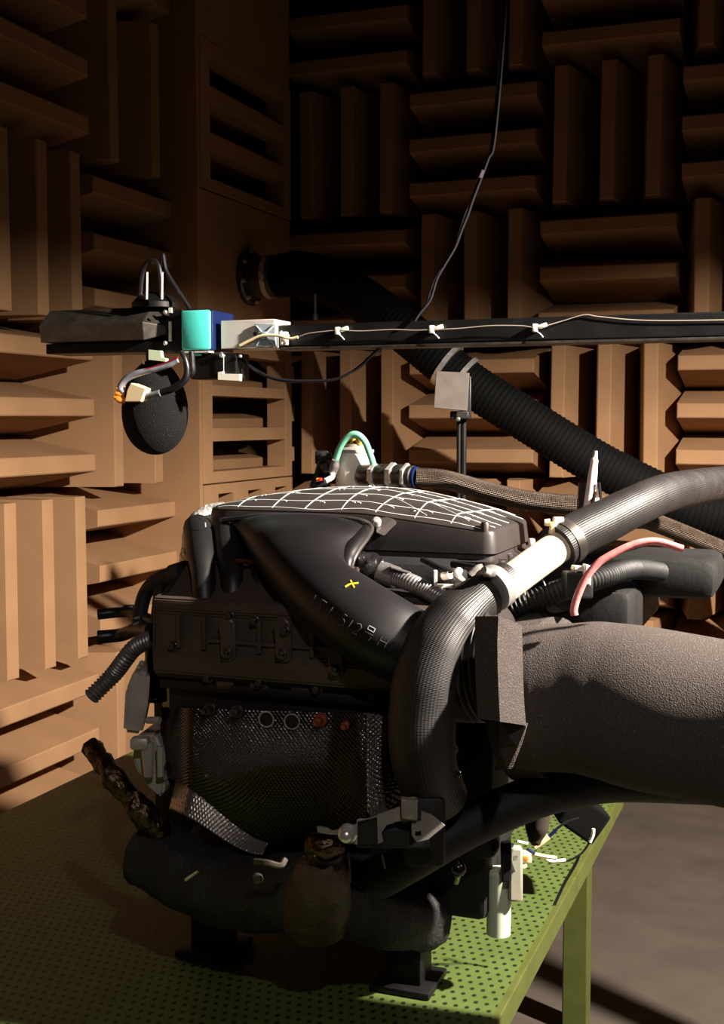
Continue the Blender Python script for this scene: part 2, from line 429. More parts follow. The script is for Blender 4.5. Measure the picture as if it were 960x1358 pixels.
# ================================================================== MEASURING BEAM (along the back wall, in front of it)
BY = 2.52
def bx(px, Y=BY): return ONY(px, 445, Y).x
def bz(py, px=600, Y=BY): return ONY(px, py, Y).z
bz0, bz1 = bz(459), bz(424)
bm_t = thing('measuring_beam', (bx(600), BY, bz0), 'long black horizontal traverse beam with cable ties, across the whole picture', 'beam')
bm = nb(); lohi(bm, (bx(368), BY, bz0 + .008), (.40, BY + .06, bz1), .003)
link('bar', bm, M_blk, bm_t, angle=20)
link('lower_flange', lohi(nb(), (bx(372), BY - .006, bz0), (.40, BY + .06, bz0 + .006), .001), M_dsteel, bm_t, angle=20)
bm = nb(); lohi(bm, (.34, BY + .064, ZF), (.40, BY + .124, bz1 + .1), .003); lohi(bm, (.27, BY - .05, ZF), (.47, BY + .25, ZF + .02), .003)
link('upright', bm, M_blk, bm_t, angle=20)
# aluminium sleeve at the beam's left end
sx0, sx1 = bx(298), bx(369)
sz0, sz1 = ONY(330, 462, BY - .02).z, ONY(330, 424, BY - .02).z
link('aluminium_sleeve', lohi(nb(), (sx0, BY - .02, sz0), (sx1, BY + .07, sz1), .002), M_alu, bm_t, angle=20)
c = ONY(353, 445, BY - .02)
pad = link('cable_pad', lohi(nb(), (c.x - .026, BY - .027, c.z - .026), (c.x + .026, BY - .0205, c.z + .026), .002), M_pad, bm_t, angle=20)
bm = nb(); box(bm, c + V((0, -.010, 0)), (.016, .008, .016), None, .002)
for k in range(4):
    a = math.pi / 4 + k * math.pi / 2; dd = V((math.cos(a), 0, math.sin(a)))
    tube(bm, [c + V((0, -.011, 0)) + dd * .006, c + V((0, -.0075, 0)) + dd * .03], .0022, 6, 2)
link('pad_rib', bm, M_pad, pad)
link('pad_screw', lathe(nb(), [(0, 0), (.005, 0), (.005, .002), (0, .002)], c + V((-.014, -.027, 0.002)), -UY, 12), M_blk, pad)
bm = nb(); box(bm, ONY(377, 449, BY - .015), (.018, .012, .03), None, .003); tube(bm, [ONY(372, 440, BY - .02), ONY(381, 455, BY - .02)], .004, 6, 4); tube(bm, [ONY(374, 456, BY - .02), ONY(383, 444, BY - .02)], .003, 6, 4)
link('cable_tie', bm, M_white, bm_t)
# blue spacer and teal head
link('blue_spacer', lohi(nb(), (bx(279), BY - .005, sz0 + .004), (sx0 + .004, BY + .065, sz1 - .006), .003), M_blue, bm_t, angle=20)
hx0, hx1 = bx(240, BY - .04), bx(280, BY - .04)
hz0, hz1 = ONY(260, 465, BY - .04).z, ONY(260, 411, BY - .04).z
hb = link('head_body', lohi(nb(), (hx0, BY - .034, hz0), (hx1, BY + .075, hz1), .004), M_blue, bm_t, angle=20)
link('teal_cover', lohi(nb(), (hx0 + .003, BY - .046, hz0 + .002), (hx1 - .002, BY - .033, hz1 - .001), .005), M_teal, hb)
link('teal_tab', lohi(nb(), (hx0 + .03, BY - .04, hz0 - .012), (hx0 + .048, BY - .03, hz0 - .006), .001), M_teal, hb)
link('trim_plate', lohi(nb(), (hx0 + .004, BY - .045, hz0 - .005), (hx1 - .004, BY - .02, hz0 - .001)), M_alu, hb, smooth=False)
# black end block with screws
ex0, ex1 = bx(224, BY - .03), bx(241, BY - .03)
eb = link('end_block', lohi(nb(), (ex0, BY - .03, hz0 - .004), (ex1 + .002, BY + .08, hz1 + .004), .003), M_blk, bm_t, angle=20)
link('latch_plate', lohi(nb(), (ex0 + .001, BY - .034, ONY(226, 454, BY).z), (ex0 + .008, BY - .029, ONY(226, 428, BY).z), .001), M_white, eb, smooth=False)
link('latch_plate', lohi(nb(), (ex0 + .001, BY - .034, ONY(226, 417, BY).z), (ex0 + .010, BY - .029, ONY(226, 410, BY).z), .001), M_white, eb, smooth=False)
for py in (414, 455):
    link('screw', lathe(nb(), [(0, 0), (.005, 0), (.005, .003), (.003, .005), (0, .005)], ONY(219.5, py, BY - .045), -UY, 12), M_steel, eb)
# black tapered drive housing on the left
X0, X1 = bx(70), bx(224)
z = lambda py: ONY(190, py, BY).z
sec = lambda X, s: [V((X, BY - .05 * s, z(453))), V((X, BY - .055 * s, z(430))), V((X, BY - .01 * s, z(408))), V((X, BY + .07, z(408))), V((X, BY + .08, z(453)))]
bm = nb(); A = sec(X0, 1); B = sec(bx(205), 1); Cc = [p.lerp(V((X1 + .004, BY + .01, z(438))), .55) for p in sec(X1, 1)]
for k in range(5): Cc[k].x = X1 + .004
rs = [[bm.verts.new(p) for p in q] for q in (A, B, Cc)]
for i in range(2):
    for k in range(5): bm.faces.new((rs[i][k], rs[i][(k + 1) % 5], rs[i + 1][(k + 1) % 5], rs[i + 1][k]))
bm.faces.new(rs[0]); bm.faces.new(rs[2])
bmesh.ops.bevel(bm, geom=list(bm.edges), offset=.0012, segments=1, affect='EDGES')
link('drive_housing', bm, M_dsteel, bm_t, smooth=False)
link('housing_rail', lohi(nb(), (X0, BY - .03, ONY(190, 468, BY).z), (bx(236), BY + .07, z(454)), .003), M_blk, bm_t, angle=20)
bm = nb(); g = [ONY(x, y, BY - .05) for x, y in ((197, 463.5), (212.5, 465), (214, 474), (220, 475.5), (219.5, 479.5), (197, 477))]
prism(bm, g, (0, .012, 0)); link('pale_green_tag', bm, M_pgreen, bm_t, smooth=False)['label'] = 'pale green notched plate'
link('screw', tube(nb(), [ONY(190.5, 477, BY - .04), ONY(190.5, 483, BY - .04)], .002, 8, 2), M_white, bm_t)
# socket mount with two chrome pins on top of the housing
lp = [D(187, 406, 2.9), D(186, 390, 2.9), D(190, 358, 2.9), D(200, 345, 2.9), D(210, 352, 2.9), D(213, 375, 2.9), D(213, 400, 2.9)]
bm = nb(); bc = ONY(206, 402, BY + .01); lathe(bm, [(.055, -.012), (.055, 0), (.04, .016), (.022, .024), (0, .024)], bc, UZ, 20)
pm = link('pin_mount', bm, M_blk, bm_t)
for px in (194.5, 214.5):
    link('chrome_pin', tube(nb(), [ONY(px, 397, BY - .052), ONY(px + .6, 361, BY - .052)], .0026, 8, 2), mat('chrome_pin', (235, 232, 232), .3, metal=.2), pm)['label'] = 'bright chrome pin'
# black bracket box below the sleeve with white L foot
bm = nb(); lohi(bm, (bx(258), BY - .02, ONY(300, 503, BY).z), (bx(318), BY + .05, ONY(300, 469, BY).z), .003)
lb = link('lower_box', bm, M_blk, bm_t, angle=20)
prism(bm := nb(), [ONY(x, y, BY - .03) for x, y in ((289, 493.5), (295, 492.5), (295, 495.5), (318, 496), (317.5, 505), (289, 503.5))], (0, .012, 0))
link('white_foot', bm, M_white, lb, smooth=False)
link('foot_rod', tube(nb(), [ONY(296.5, 472, BY - .026), ONY(296.5, 495, BY - .026)], .0012, 6, 2), M_steel, lb)
bm = nb(); lathe(bm, [(0, 0), (.007, 0), (.007, .005), (.004, .009), (0, .009)], ONY(295, 471, BY - .021), -UY, 12); lathe(bm, [(0, 0), (.004, 0), (.003, .006), (0, .007)], ONY(319, 472.5, BY - .021), -UY, 10)
link_islands('bright_screw', bm, M_steel, lb)
# clips along the beam
for i, (px, py) in enumerate(((452, 439), (577, 437), (714, 435))):
    c = ONY(px, py, BY - .004); bm = nb()
    box(bm, c + V((-.006, -.004, 0)), (.011, .012, .017), None, .002)
    box(bm, c + V((.010, -.003, .004)), (.018, .008, .009), (V((.96, 0, .28)), UY, V((-.28, 0, .96))), .002)
    tube(bm, [c + V((-.002, -.006, -.008)), c + V((.006, -.012, -.013)), c + V((.012, -.010, -.020))], .0016, 6, 4)
    link('cable_clip', bm, M_white, bm_t)

# cable along the beam and its white tail
wp = [(318, 458), (330, 452), (346, 445.5), (368, 445), (384, 449), (395, 447), (410, 442), (440, 438.5), (452, 438), (480, 439), (520, 437), (550, 438), (577, 437), (610, 435.5), (650, 432), (690, 432), (714, 434), (745, 426), (775, 417.5), (795, 420), (860, 425), (1000, 424)]
tag(link('beam_cable', tube(nb(), [ONY(x, y, BY - .034) for x, y in wp[:6]], .0032, 8, 8), M_cream), 'short cream cable tied to the adhesive pad on the aluminium sleeve', 'cable')
tag(link('beam_cable', tube(nb(), [ONY(x, y, BY - (.012 if x < 740 else .004)) for x, y in wp[5:]], .0011, 6, 8), mat('thin_grey_cable', (150, 140, 128), .4)), 'thin grey cable clipped along the face of the black beam', 'cable')
# hanging black cable pair from above and slack loop below
hp = [(672, -60), (664, 60), (653, 187), (647, 210), (640, 230), (625, 265), (617, 285), (610, 305), (603, 328), (590, 350), (577, 370), (570, 390), (566, 402), (556, 416), (549, 426)]
t = thing('hanging_cable', D(549, 426, 2.64), 'black twin cable hanging from above down onto the beam', 'cable')
link('strand', tube(nb(), [D(x, y, 2.62) for x, y in hp], .0034, 8, 6), M_wire, t)
link('strand', tube(nb(), [D(x + 2.2 + 1.5 * math.sin(i * 1.3), y, 2.615) for i, (x, y) in enumerate(hp)], .0026, 8, 6), M_wire, t)
link('heat_shrink', tube(nb(), [D(640, 226, 2.61), D(636, 236, 2.61)], .005, 8, 3), mat('grey_sleeve', (56, 49, 53), .4), t)
sp_ = [(318, 474), (328, 483), (345, 494), (365, 502), (390, 505), (420, 505), (445, 503), (465, 494), (480, 484), (495, 470), (505, 462)]
t = thing('slack_cable', D(318, 474, 2.78), 'slack black cable looping below the beam from the bracket box', 'cable')
link('strand', tube(nb(), [D(x, y, 2.78 - .1 * i / 10) for i, (x, y) in enumerate(sp_)], .0032, 8, 6), M_wire, t)
link('strand', tube(nb(), [D(x, y + 1.8 * math.sin(i * .5), 2.785 - .1 * i / 10) for i, (x, y) in enumerate(sp_)], .0022, 8, 6), M_wire, t)
lc = [(187, 404), (186, 390), (189, 362), (196, 348), (204, 346), (210, 353), (213, 372), (214, 398)]
tag(link('pin_cable', tube(nb(), [ONY(x, y, BY - .02) for x, y in lc], .006, 8, 8), M_wire), 'short black cable arched over the left chrome pin', 'cable', 'cables at the chrome pins')
lc = [(215.5, 400), (214, 372), (216, 338), (220, 358), (230, 376), (240, 391), (252, 410)]
tag(link('pin_cable', tube(nb(), [ONY(x, y, BY - .015) for x, y in lc], .0052, 8, 8), M_wire), 'black cable rising above the right chrome pin and falling behind the teal head', 'cable', 'cables at the chrome pins')

# microphone with foam windscreen
mc = ONY(205.5, 540, BY + .02); md = 2.9
rx, rz_ = px2m(43.5, md), px2m(63, md)
t = thing('microphone', mc - UZ * rz_, 'egg shaped black foam microphone windscreen hanging under the left drive housing', 'microphone')
prof = []
for k in range(25):
    a = math.pi * k / 24; r = math.sin(a) * rx * (1 + .10 * math.cos(a)); prof.append((max(r, 1e-7), -math.cos(a) * rz_))
link('windscreen', lathe(nb(), prof, mc, UZ, 40), M_wind, t)
link('microphone_stem', tube(nb(), [mc + UZ * (rz_ - .02), V((mc.x, BY + .02, ONY(190, 462, BY).z))], .02, 16, 2), M_blk, t)
# connector block and its cables in front of the windscreen
fr = BY - .115
bm = nb(); prism(bm, [ONY(x, y, fr) for x, y in ((173, 507.5), (193.5, 515), (187, 533), (165, 533), (168, 518))], (0, .03, 0)); bmesh.ops.bevel(bm, geom=list(bm.edges), offset=.002, segments=1, affect='EDGES')
t = thing('cable_connector', ONY(180, 533, fr), 'cream plug connector in front of the microphone windscreen', 'connector')
link('plug_body', bm, M_cream, t, smooth=False)
bm = nb()
for x, y in ((166, 516), (165, 523), (163, 528), (166, 531)): lathe(bm, [(0, 0), (.007, 0), (.008, .012), (.004, .02), (0, .02)], ONY(x, y, fr + .012), V((-.8, -.5, .1)), 10)
link_islands('orange_pin', bm, M_org, t)
link('ferrule', tube(nb(), [ONY(190, 525, fr + .015), ONY(203, 523, fr + .012), ONY(213, 521, fr + .012)], [.008, .0065, .008], 12, 5), M_clear, t)
tag(link('plug_cable', tube(nb(), [ONY(x, y, fr + .014) for x, y in ((212, 521), (230, 515), (245, 504), (248, 490), (245, 476), (240, 466))], [.008, .0085, .008, .007, .007, .006], 12, 8), M_wire), 'thick black cable curling up from the plug to the beam', 'cable')
tag(link('plug_cable', tube(nb(), [ONY(x, y, fr + .03) for x, y in ((254, 466), (255, 480), (255, 494), (246, 500))], .007, 10, 8), M_wire), 'black cable dropping beside the bracket box', 'cable')
tag(link('sleeved_wires', tube(nb(), [ONY(x, y, fr + .006) for x, y in ((164, 521), (160, 514), (166, 504), (180, 496), (200, 491), (222, 485), (236, 478))], [.006, .008, .008, .008, .007, .006, .005], 12, 8), M_clear), 'clear sleeved wire bundle crossing the windscreen above the plug', 'cable')
tag(link('sleeved_wires', tube(nb(), [ONY(x, y, fr + .002) for x, y in ((168, 500), (190, 491), (212, 484), (236, 474))], .0022, 6, 8), mat('red_wire', (150, 30, 40), .4)), 'thin red wire lying along the clear sleeve', 'cable')

# ================================================================== SENSOR PLATE ON STAND
q = [D(578.5, 492, 3.34), D(622.5, 494.5, 3.32), D(619.5, 545, 3.32), D(575, 541, 3.34)]
t = thing('sensor_plate_stand', V((D(612, 560, 3.40).x, D(612, 560, 3.40).y, ZF)), 'square grey metal plate on a thin black stand behind the engine', 'stand')
bm = nb(); prism(bm, q, FW * .006); bmesh.ops.bevel(bm, geom=list(bm.edges), offset=.001, segments=1, affect='EDGES')
link('plate', bm, M_grey, t, smooth=False)
def pole(px, py0, d, r, seg=10):
    a = D(px, py0, d); return tube(nb(), [a, V((a.x, a.y, ZF + .02))], r, seg, 2)
link('pole', pole(615, 520, 3.40, .0085), M_blk, t); link('pole', pole(608.5, 545, 3.39, .006), M_blk, t)
bm = nb(); box(bm, D(609, 551, 3.37), (.05, .03, .022), (RT, FW, UP), .003); box(bm, D(620, 528, 3.38), (.018, .03, .12), (RT, FW, UP), .003)
link('clamp', bm, M_blk, t, angle=20)
link('wing_nut', lathe(nb(), [(0, 0), (.008, 0), (.006, .008), (0, .01)], D(607, 556, 3.35), -FW, 10), M_dsteel, t)
b0 = D(612, 560, 3.40); link('base', lathe(nb(), [(0, 0), (.14, 0), (.14, .012), (.03, .022), (0, .022)], V((b0.x, b0.y, ZF)), UZ, 32), M_blk, t)

# ================================================================== GREEN PERFORATED PLATFORM
GZ = .50
gr = ONZ(795, 1105, GZ); GX = gr.x
PLX0, PLY0, PLY1 = -1.75, .95, 2.98
t = thing('green_platform', (GX - .6, 1.9, ZF), 'green perforated metal platform under the engine', 'platform')
bm = nb(); lohi(bm, (PLX0, PLY0, GZ - .045), (GX, PLY1, GZ - .001), .002)
link('frame', bm, M_olive, t, angle=20)
bm = nb(); lohi(bm, (PLX0 + .002, PLY0 + .002, GZ - .003), (GX - .012, PLY1 - .002, GZ)); link('perforated_top', bm, M_perf, t, smooth=False)
for x in (PLX0 + .06, GX - .10):
    for yv in (PLY0 + .06, PLY1 - .06):
        link('leg', lohi(nb(), (x - .03, yv - .03, ZF), (x + .03, yv + .03, GZ - .045), .003), M_olive, t, angle=20)

# ================================================================== ENGINE
EX0, EX1 = -1.06, -.495
ENG = thing('engine', (-.78, 2.0, GZ), 'dark engine under test with white gridded top cover, in the middle', 'engine')
bm = nb(); lohi(bm, (-1.02, 1.80, .72), (-.52, 2.36, 1.13), .02)
lohi(bm, (-.98, 1.86, 1.12), (-.54, 2.30, 1.175), .02); lohi(bm, (-1.00, 2.36, .8), (-.50, 2.58, 1.10), .015)
link('engine_block', bm, M_iron, ENG, angle=25)
bm = nb(); lohi(bm, (-.98, 1.74, GZ + .10), (-.56, 2.40, .73), .03)
link('oil_pan', bm, M_iron, ENG, angle=25)
for x in (-.95, -.60):
    for yv in (1.80, 2.34):
        bm = nb(); lohi(bm, (x - .03, yv - .03, GZ), (x + .03, yv + .03, GZ + .12), .004); lohi(bm, (x - .05, yv - .05, GZ), (x + .05, yv + .05, GZ + .012), .003)
        link('mounting_foot', bm, M_blk, ENG, angle=25)

# ---- intake cover: outline with rounded corners, stepped skirt, dome
OX0, OX1, OY0, OY1 = -1.035, -.497, 1.925, 2.262
def outline():
    pts = []
    for (cx, cy, r, a0) in ((OX1 - .02, OY0 + .02, .02, -90), (OX1 - .11, OY1 - .11, .11, 0), (OX0 + .09, OY1 - .09, .09, 90), (OX0 + .05, OY0 + .05, .05, 180)):
        for k in range(11):
            a = R(a0 + 9 * k); pts.append((cx + r * math.cos(a), cy + r * math.sin(a)))
    out = []                                   # resample the straight runs
    for i in range(len(pts)):
        a, b = V((*pts[i], 0)), V((*pts[(i + 1) % len(pts)], 0)); n = max(1, int((b - a).length / .02))
        for k in range(n): out.append(a.lerp(b, k / n))
    return out
OUT = outline(); OC = V(((OX0 + OX1) / 2 - .02, (OY0 + OY1) / 2 + .01, 0))
def zsh(x): return 1.221 + min(.024, max(0, (-.52 - x)) * .115)
DH = .035
def hprof(s): return DH * (1 - s ** 2.0) ** .8 if s < 1 else 0
ANG = sorted(((math.atan2(p.y - OC.y, p.x - OC.x)), (p - OC).length) for p in OUT)
def rad_at(a):
    n = len(ANG)
    for i in range(n):
        a0, r0 = ANG[i]; a1, r1 = ANG[(i + 1) % n]
        if i == n - 1: a1 += 2 * math.pi
        if a0 <= a < a1: f = (a - a0) / (a1 - a0); return r0 + (r1 - r0) * f
    a0, r0 = ANG[-1]; a1, r1 = ANG[0]; a1 += 2 * math.pi; aa = a + 2 * math.pi
    return r0 + (r1 - r0) * (aa - a0) / (a1 - a0)
def cover_z(x, y):
    d = V((x, y, 0)) - OC; s = d.length / rad_at(math.atan2(d.y, d.x)) if d.length > 1e-6 else 0
    return zsh(x) + hprof(s), s
bm = nb(); rings = []
def ring(s, off, zf):
    out = []
    for i, p in enumerate(OUT):
        tdir = (OUT[(i + 1) % len(OUT)] - OUT[i - 1]).normalized(); nrm = V((tdir.y, -tdir.x, 0))
        q_ = OC + (p - OC) * s + nrm * off; out.append(bm.verts.new(V((q_.x, q_.y, zf(q_.x)))))
    return out
for s, off, zf in [(1, -.03, lambda x: 1.155), (1, .004, lambda x: 1.158), (1, .006, lambda x: 1.172), (1, -.002, lambda x: 1.175), (1, -.003, lambda x: 1.183), (1, .003, lambda x: 1.185),
                   (1, .002, lambda x: 1.193), (1, -.001, lambda x: zsh(x) - .005), (1, -.003, zsh), (.985, 0, lambda x: zsh(x) + .0015)] + \
        [(s, 0, (lambda s: (lambda x: zsh(x) + hprof(s)))(s)) for s in (.96, .92, .87, .8, .72, .62, .5, .36, .2, .08)]:
    rings.append(ring(s, off, zf))
for A, B in zip(rings, rings[1:]):
    n = len(A)
    for k in range(n): bm.faces.new((A[k], A[(k + 1) % n], B[(k + 1) % n], B[k]))
bm.faces.new(rings[0]); bm.faces.new(rings[-1])
cover_bvh = None
COVER = link('intake_cover', bm, M_plas, ENG, angle=28)
# painted grid
bm = nb()
def gl(fn, n, r=.0007):
    pts = []
    for i in range(n + 1):
        x, y = fn(i / n); zc, s = cover_z(x, y)
        if s < .985: pts.append(V((x, y, zc + .0004)))
        else:
            if len(pts) > 2: tube(bm, pts, r, 5, 1, raw=True)
            pts = []
    if len(pts) > 2: tube(bm, pts, r, 5, 1, raw=True)
rg = random.Random(3)
YL = [1.936, 1.966, 2.01, 2.06, 2.115, 2.168, 2.218]; XLN = [-1.03 + .0665 * i for i in range(9)]
for yv in YL:
    ph = rg.uniform(0, 6); gl(lambda t_: (OX0 + (OX1 - OX0) * t_, yv + .003 * math.sin(t_ * 9 + ph) + .002 * math.sin(t_ * 23 + ph)), 60)
for xv in XLN:
    ph = rg.uniform(0, 6); gl(lambda t_: (xv + .0035 * math.sin(t_ * 6 + ph) + .012 * (t_ - .5), OY0 + (OY1 - OY0) * t_), 40)
gl(lambda t_: (-.70 + .08 * t_, 2.01 - .062 * t_), 20); gl(lambda t_: (-.632 + .085 * t_, 2.012 - .06 * t_), 20)
for xv in XLN:
    for yv in YL:                                # little written marks at the crossings
        x, y = xv + .008, yv - .004; zc, s = cover_z(x, y)
        if s < .93 and rg.random() < .8:
            for _ in range(2):
                dx, dy = rg.uniform(-.006, .006), rg.uniform(-.004, .004)
                z2, _s = cover_z(x + dx + .007, y + dy); z1, _s = cover_z(x + dx, y + dy + .003)
                tube(bm, [V((x + dx, y + dy + .003, z1 + .0005)), V((x + dx + .007, y + dy, z2 + .0005))], .0012, 5, 1, raw=True)
link('painted_grid', bm, M_chalk, COVER)['label'] = 'hand drawn white paint grid'
for px, py, d in ((548, 681, 2.07), (643, 697, 2.0)):
    c = D(px, py, d); bm = nb(); lathe(bm, [(0, -.02), (.008, -.02), (.008, .002), (.006, .006), (0, .006)], c, UZ, 14)
    link('cover_screw', bm, M_dsteel, COVER)
# angular boss at the duct side of the cover
bm = nb(); prism(bm, [D(497, 688, 2.04), D(527, 683, 2.06), D(526, 694, 2.04), D(509, 711, 2.0), D(498, 706, 2.0)], FW * .04)
bmesh.ops.bevel(bm, geom=list(bm.edges), offset=.002, segments=1, affect='EDGES'); link('cover_boss', bm, M_plas, COVER, smooth=False)
link('boss_screw', lathe(nb(), [(0, -.006), (.0085, -.006), (.0085, .003), (.005, .008), (0, .009)], D(499, 692, 2.02), V((.3, -.7, .5)), 14), M_steel, COVER)

# ---- cam cover: profile (Y, z) extruded along X
cx0, cx1 = -1.005, -.53
pr = [(1.80, .985), (1.715, .985), (1.700, .998), (1.698, 1.03), (1.704, 1.036), (1.706, 1.094), (1.700, 1.10), (1.702, 1.117), (1.712, 1.121), (1.722, 1.118), (1.80, 1.118), (1.80, .985)]
bm = nb(); prism(bm, [V((cx0, a, b)) for a, b in pr], (cx1 - cx0, 0, 0))
bmesh.ops.bevel(bm, geom=[e for e in bm.edges], offset=.0025, segments=2, affect='EDGES')
CAMC = link('cam_cover', bm, M_cam, ENG, angle=30)
pr2 = [(1.728, 1.116), (1.735, 1.122), (1.785, 1.158), (1.80, 1.161), (1.802, 1.168), (1.86, 1.172), (1.86, 1.116)]
bm = nb(); prism(bm, [V((cx0 + .012, a, b)) for a, b in pr2], (.305, 0, 0)); bmesh.ops.bevel(bm, geom=[e for e in bm.edges], offset=.002, segments=2, affect='EDGES')
link('upper_ledge', bm, M_cam, CAMC, angle=30)
bm = nb()
for px in (238, 272, 345, 415, 480):
    c = ONY(px, 842, 1.702); lohi(bm, (c.x - .003, 1.697, 1.04), (c.x + .003, 1.708, 1.093))
lohi(bm, (ONY(278, 840, 1.7).x, 1.699, 1.052), (cx1 - .01, 1.708, 1.057)); lohi(bm, (cx0 + .01, 1.70, 1.106), (ONY(272, 815, 1.7).x, 1.71, 1.112))
link_islands('cover_rib', bm, M_cam, CAMC, smooth=False)
for px, py in ((305, 850), (378, 851), (448, 872)):
    c = ONY(px, py, 1.702); bm = nb()
    A = [V((c.x + .013 * math.cos(a), 1.702, c.z + (.028 if math.sin(a) > 0 else -.018) + .013 * math.sin(a))) for a in [2 * math.pi * k / 20 for k in range(20)]]
    prism(bm, A, (0, -.013, 0)); bmesh.ops.bevel(bm, geom=[e for e in bm.edges if all(v.co.y < 1.69 for v in e.verts)], offset=.005, segments=3, affect='EDGES')
    b_ = link('coil_boss', bm, M_cam, CAMC)
    bolt(bm := nb(), V((c.x, 1.688, c.z - .017)), -UY, .006, .007); link('bolt', bm, M_dsteel, CAMC)
for px, py, yy in ((305, 817, 1.698), (338, 823, 1.698), (378, 837, 1.688), (230, 857, 1.70), (240, 794, 1.742), (343, 779, 1.79), (450, 838, 1.70)):
    link('bolt', bolt(nb(), ONY(px, py, yy), -UY if yy < 1.72 else V((0, -.6, .8)), .0055, .009), M_dsteel, CAMC)
# ---- cylinder head below, with studs
bm = nb(); lohi(bm, (cx0 + .01, 1.73, .88), (cx1 + .02, 1.90, .99), .006); lohi(bm, (cx0 + .005, 1.712, .968), (cx1, 1.80, .983), .003)
HEAD = link('cylinder_head', bm, M_iron, ENG, angle=25)
bm = nb()
for px in (300, 345, 400, 455, 500):
    c = ONY(px, 908, 1.72); box(bm, (c.x, 1.722, c.z), (.034, .02, .022), None, .006)
link_islands('head_boss', bm, M_cam, HEAD)
for px, py in ((277, 899), (346, 905), (421, 914), (496, 921)):
    link('bolt', bolt(nb(), ONY(px, py, 1.712), -UY, .0065, .012), M_dsteel, HEAD)
# ---- dimpled heat shield
def sheet(name, P, nu, nv, mat_, parent, dim=None, thick=0.0015):
    bm = nb(); g = []
    for i in range(nu + 1):
        row = []
        for j in range(nv + 1):
            u, v = i / nu, j / nv; p = P(u, v); e = 1e-3
            if dim:
                n_ = ((P(u + e, v) - p).cross(P(u, v + e) - p)).normalized()
                if n_.dot(p - CAM) > 0: n_ = -n_
                h = math.sin(math.pi * dim[0] * u) * math.sin(math.pi * dim[1] * v)
                p = p + n_ * (dim[2] * (h * abs(h) ** .3) )
            row.append(bm.verts.new(p))
        g.append(row)
    for i in range(nu):
        for j in range(nv): bm.faces.new((g[i][j], g[i + 1][j], g[i + 1][j + 1], g[i][j + 1]))
    o_ = link(name, bm, mat_, parent, angle=80)
    md_ = o_.modifiers.new('thickness', 'SOLIDIFY'); md_.thickness = thick; md_.offset = -1
    return o_
def ss(a, b, x):
    t_ = min(1, max(0, (x - a) / (b - a))); return t_ * t_ * (3 - 2 * t_)
M_hem = mat('lit_dimpled_hem', (128, 121, 117), .3, metal=.7)  # shield metal made lighter: light on the hem put into its colour
M_fold = mat('lit_dimpled_fold', (140, 133, 130), .2, metal=.85)  # lighter copy of the shield, its lit right side put into the colour
def shield(u, v):
    # u left->right, v top->bottom, in picture-like proportions but placed in space
    px = 214 + (486 - 214) * u
    top = 938 + 8 * u
    bot = 1030 + 84 * ss(0, .55, u) + 6 * u - 34 * ss(.72, 1, u)
    py = top + (bot - top) * v
    bulge = .05 * math.sin(math.pi * min(1, v * .62 + .04)) + .05 * ss(0, .16, u) * 1
    Yp = 1.735 - bulge - .02 * ss(.8, 1, u) + .055 * (1 - ss(0, .14, u)) + .03 * v
    return ONY(px, py, Yp)
SH = sheet('heat_shield', shield, 330, 150, M_shield, ENG, (104, 46, .0016))
def fold(u, v):
    a = shield(1, v * .92); b = D(484 + 52 * (1 - .15 * v) , 945 + 95 * v, 1.84)
    if v > .99: pass
    return a.lerp(b, u) + V((0, -.012, 0)) * math.sin(math.pi * u)
sheet('side_fold', fold, 60, 130, M_fold, SH, (12, 38, .0032))
hem_pts = [shield(.06 + .42 * k / 10, 1.0) for k in range(11)]
def hem(u, v):
    p = shield(.07 + .45 * u, 1.0); return p + V((0, .004 - .024 * v, -.036 * v * (1.2 - .8 * u)))
sheet('hem', hem, 100, 14, M_hem, SH, (62, 7, .0016))
sheet('hem', lambda u, v: fold(u, 1.0) + V((.006 * v, .012 * v, -.02 * v)), 40, 8, M_hem, SH, (16, 3, .002))
for px, py in ((353, 954), (387, 957)):
    c = ONY(px, py, 1.664); bm = nb(); N = 28
    a1 = V((.93, 0, .35)).normalized(); a2 = V((-.35, 0, .93)).normalized()
    tube(bm, [c + a1 * .0125 * math.cos(2 * math.pi * k / N) + a2 * .0115 * math.sin(2 * math.pi * k / N) for k in range(N + 1)], .0011, 6, 1, raw=True, caps=False)
    link('ring', bm, M_steel, SH)
    link('ring_plate', lathe(nb(), [(0, 0), (.012, 0), (.012, .002), (0, .002)], c + UY * .004, -UY, 20), M_iron, SH)
for px, py, mm_ in ((279, 940, M_dsteel), (315, 943, M_dsteel), (425, 955, M_rust), (462, 960, M_rust)):
    c = ONY(px, py, 1.668); bm = bolt(nb(), c, -UY, .007, .016)
    lathe(bm, [(0, .012), (.0035, .012), (.0035, .024), (0, .025)], c, -UY, 10)
    o = link('stud_nut', bm, mm_, SH)
    if mm_ is M_rust: o['label'] = 'rusty stud nut'
# ---- front pulleys (right end) and front cover
c = D(622, 880, 1.78); bm = nb(); pf = []
for k in range(40):
    h = -.05 + .1 * k / 39; pf.append((.082 + .004 * math.sin(k * 1.5), h))
lathe(bm, [(0, -.052)] + pf + [(0, .052)], c, V((1, -.15, .1)), 44)
link('ribbed_pulley', bm, M_plas, ENG)
for px, py, d, r, hw in ((735, 775, 1.93, .045, .012), (700, 790, 1.95, .04, .03)):
    link('idler_pulley', lathe(nb(), [(0, -hw), (r * .5, -hw), (r, -hw * .8), (r, hw * .8), (r * .45, hw), (0, hw)], D(px, py, d), V((1, -.25, .3)), 36), M_plas_d, ENG)
bm = nb(); tube(bm, [D(694, 775, 1.84), D(698, 800, 1.82)], .0013, 6, 3); tube(bm, [D(684, 778, 1.84), D(693, 804, 1.82)], .0013, 6, 3); tube(bm, [D(718, 765, 1.86), D(729, 790, 1.85)], .0013, 6, 4)
link_islands('bright_strip', bm, M_steel, ENG)
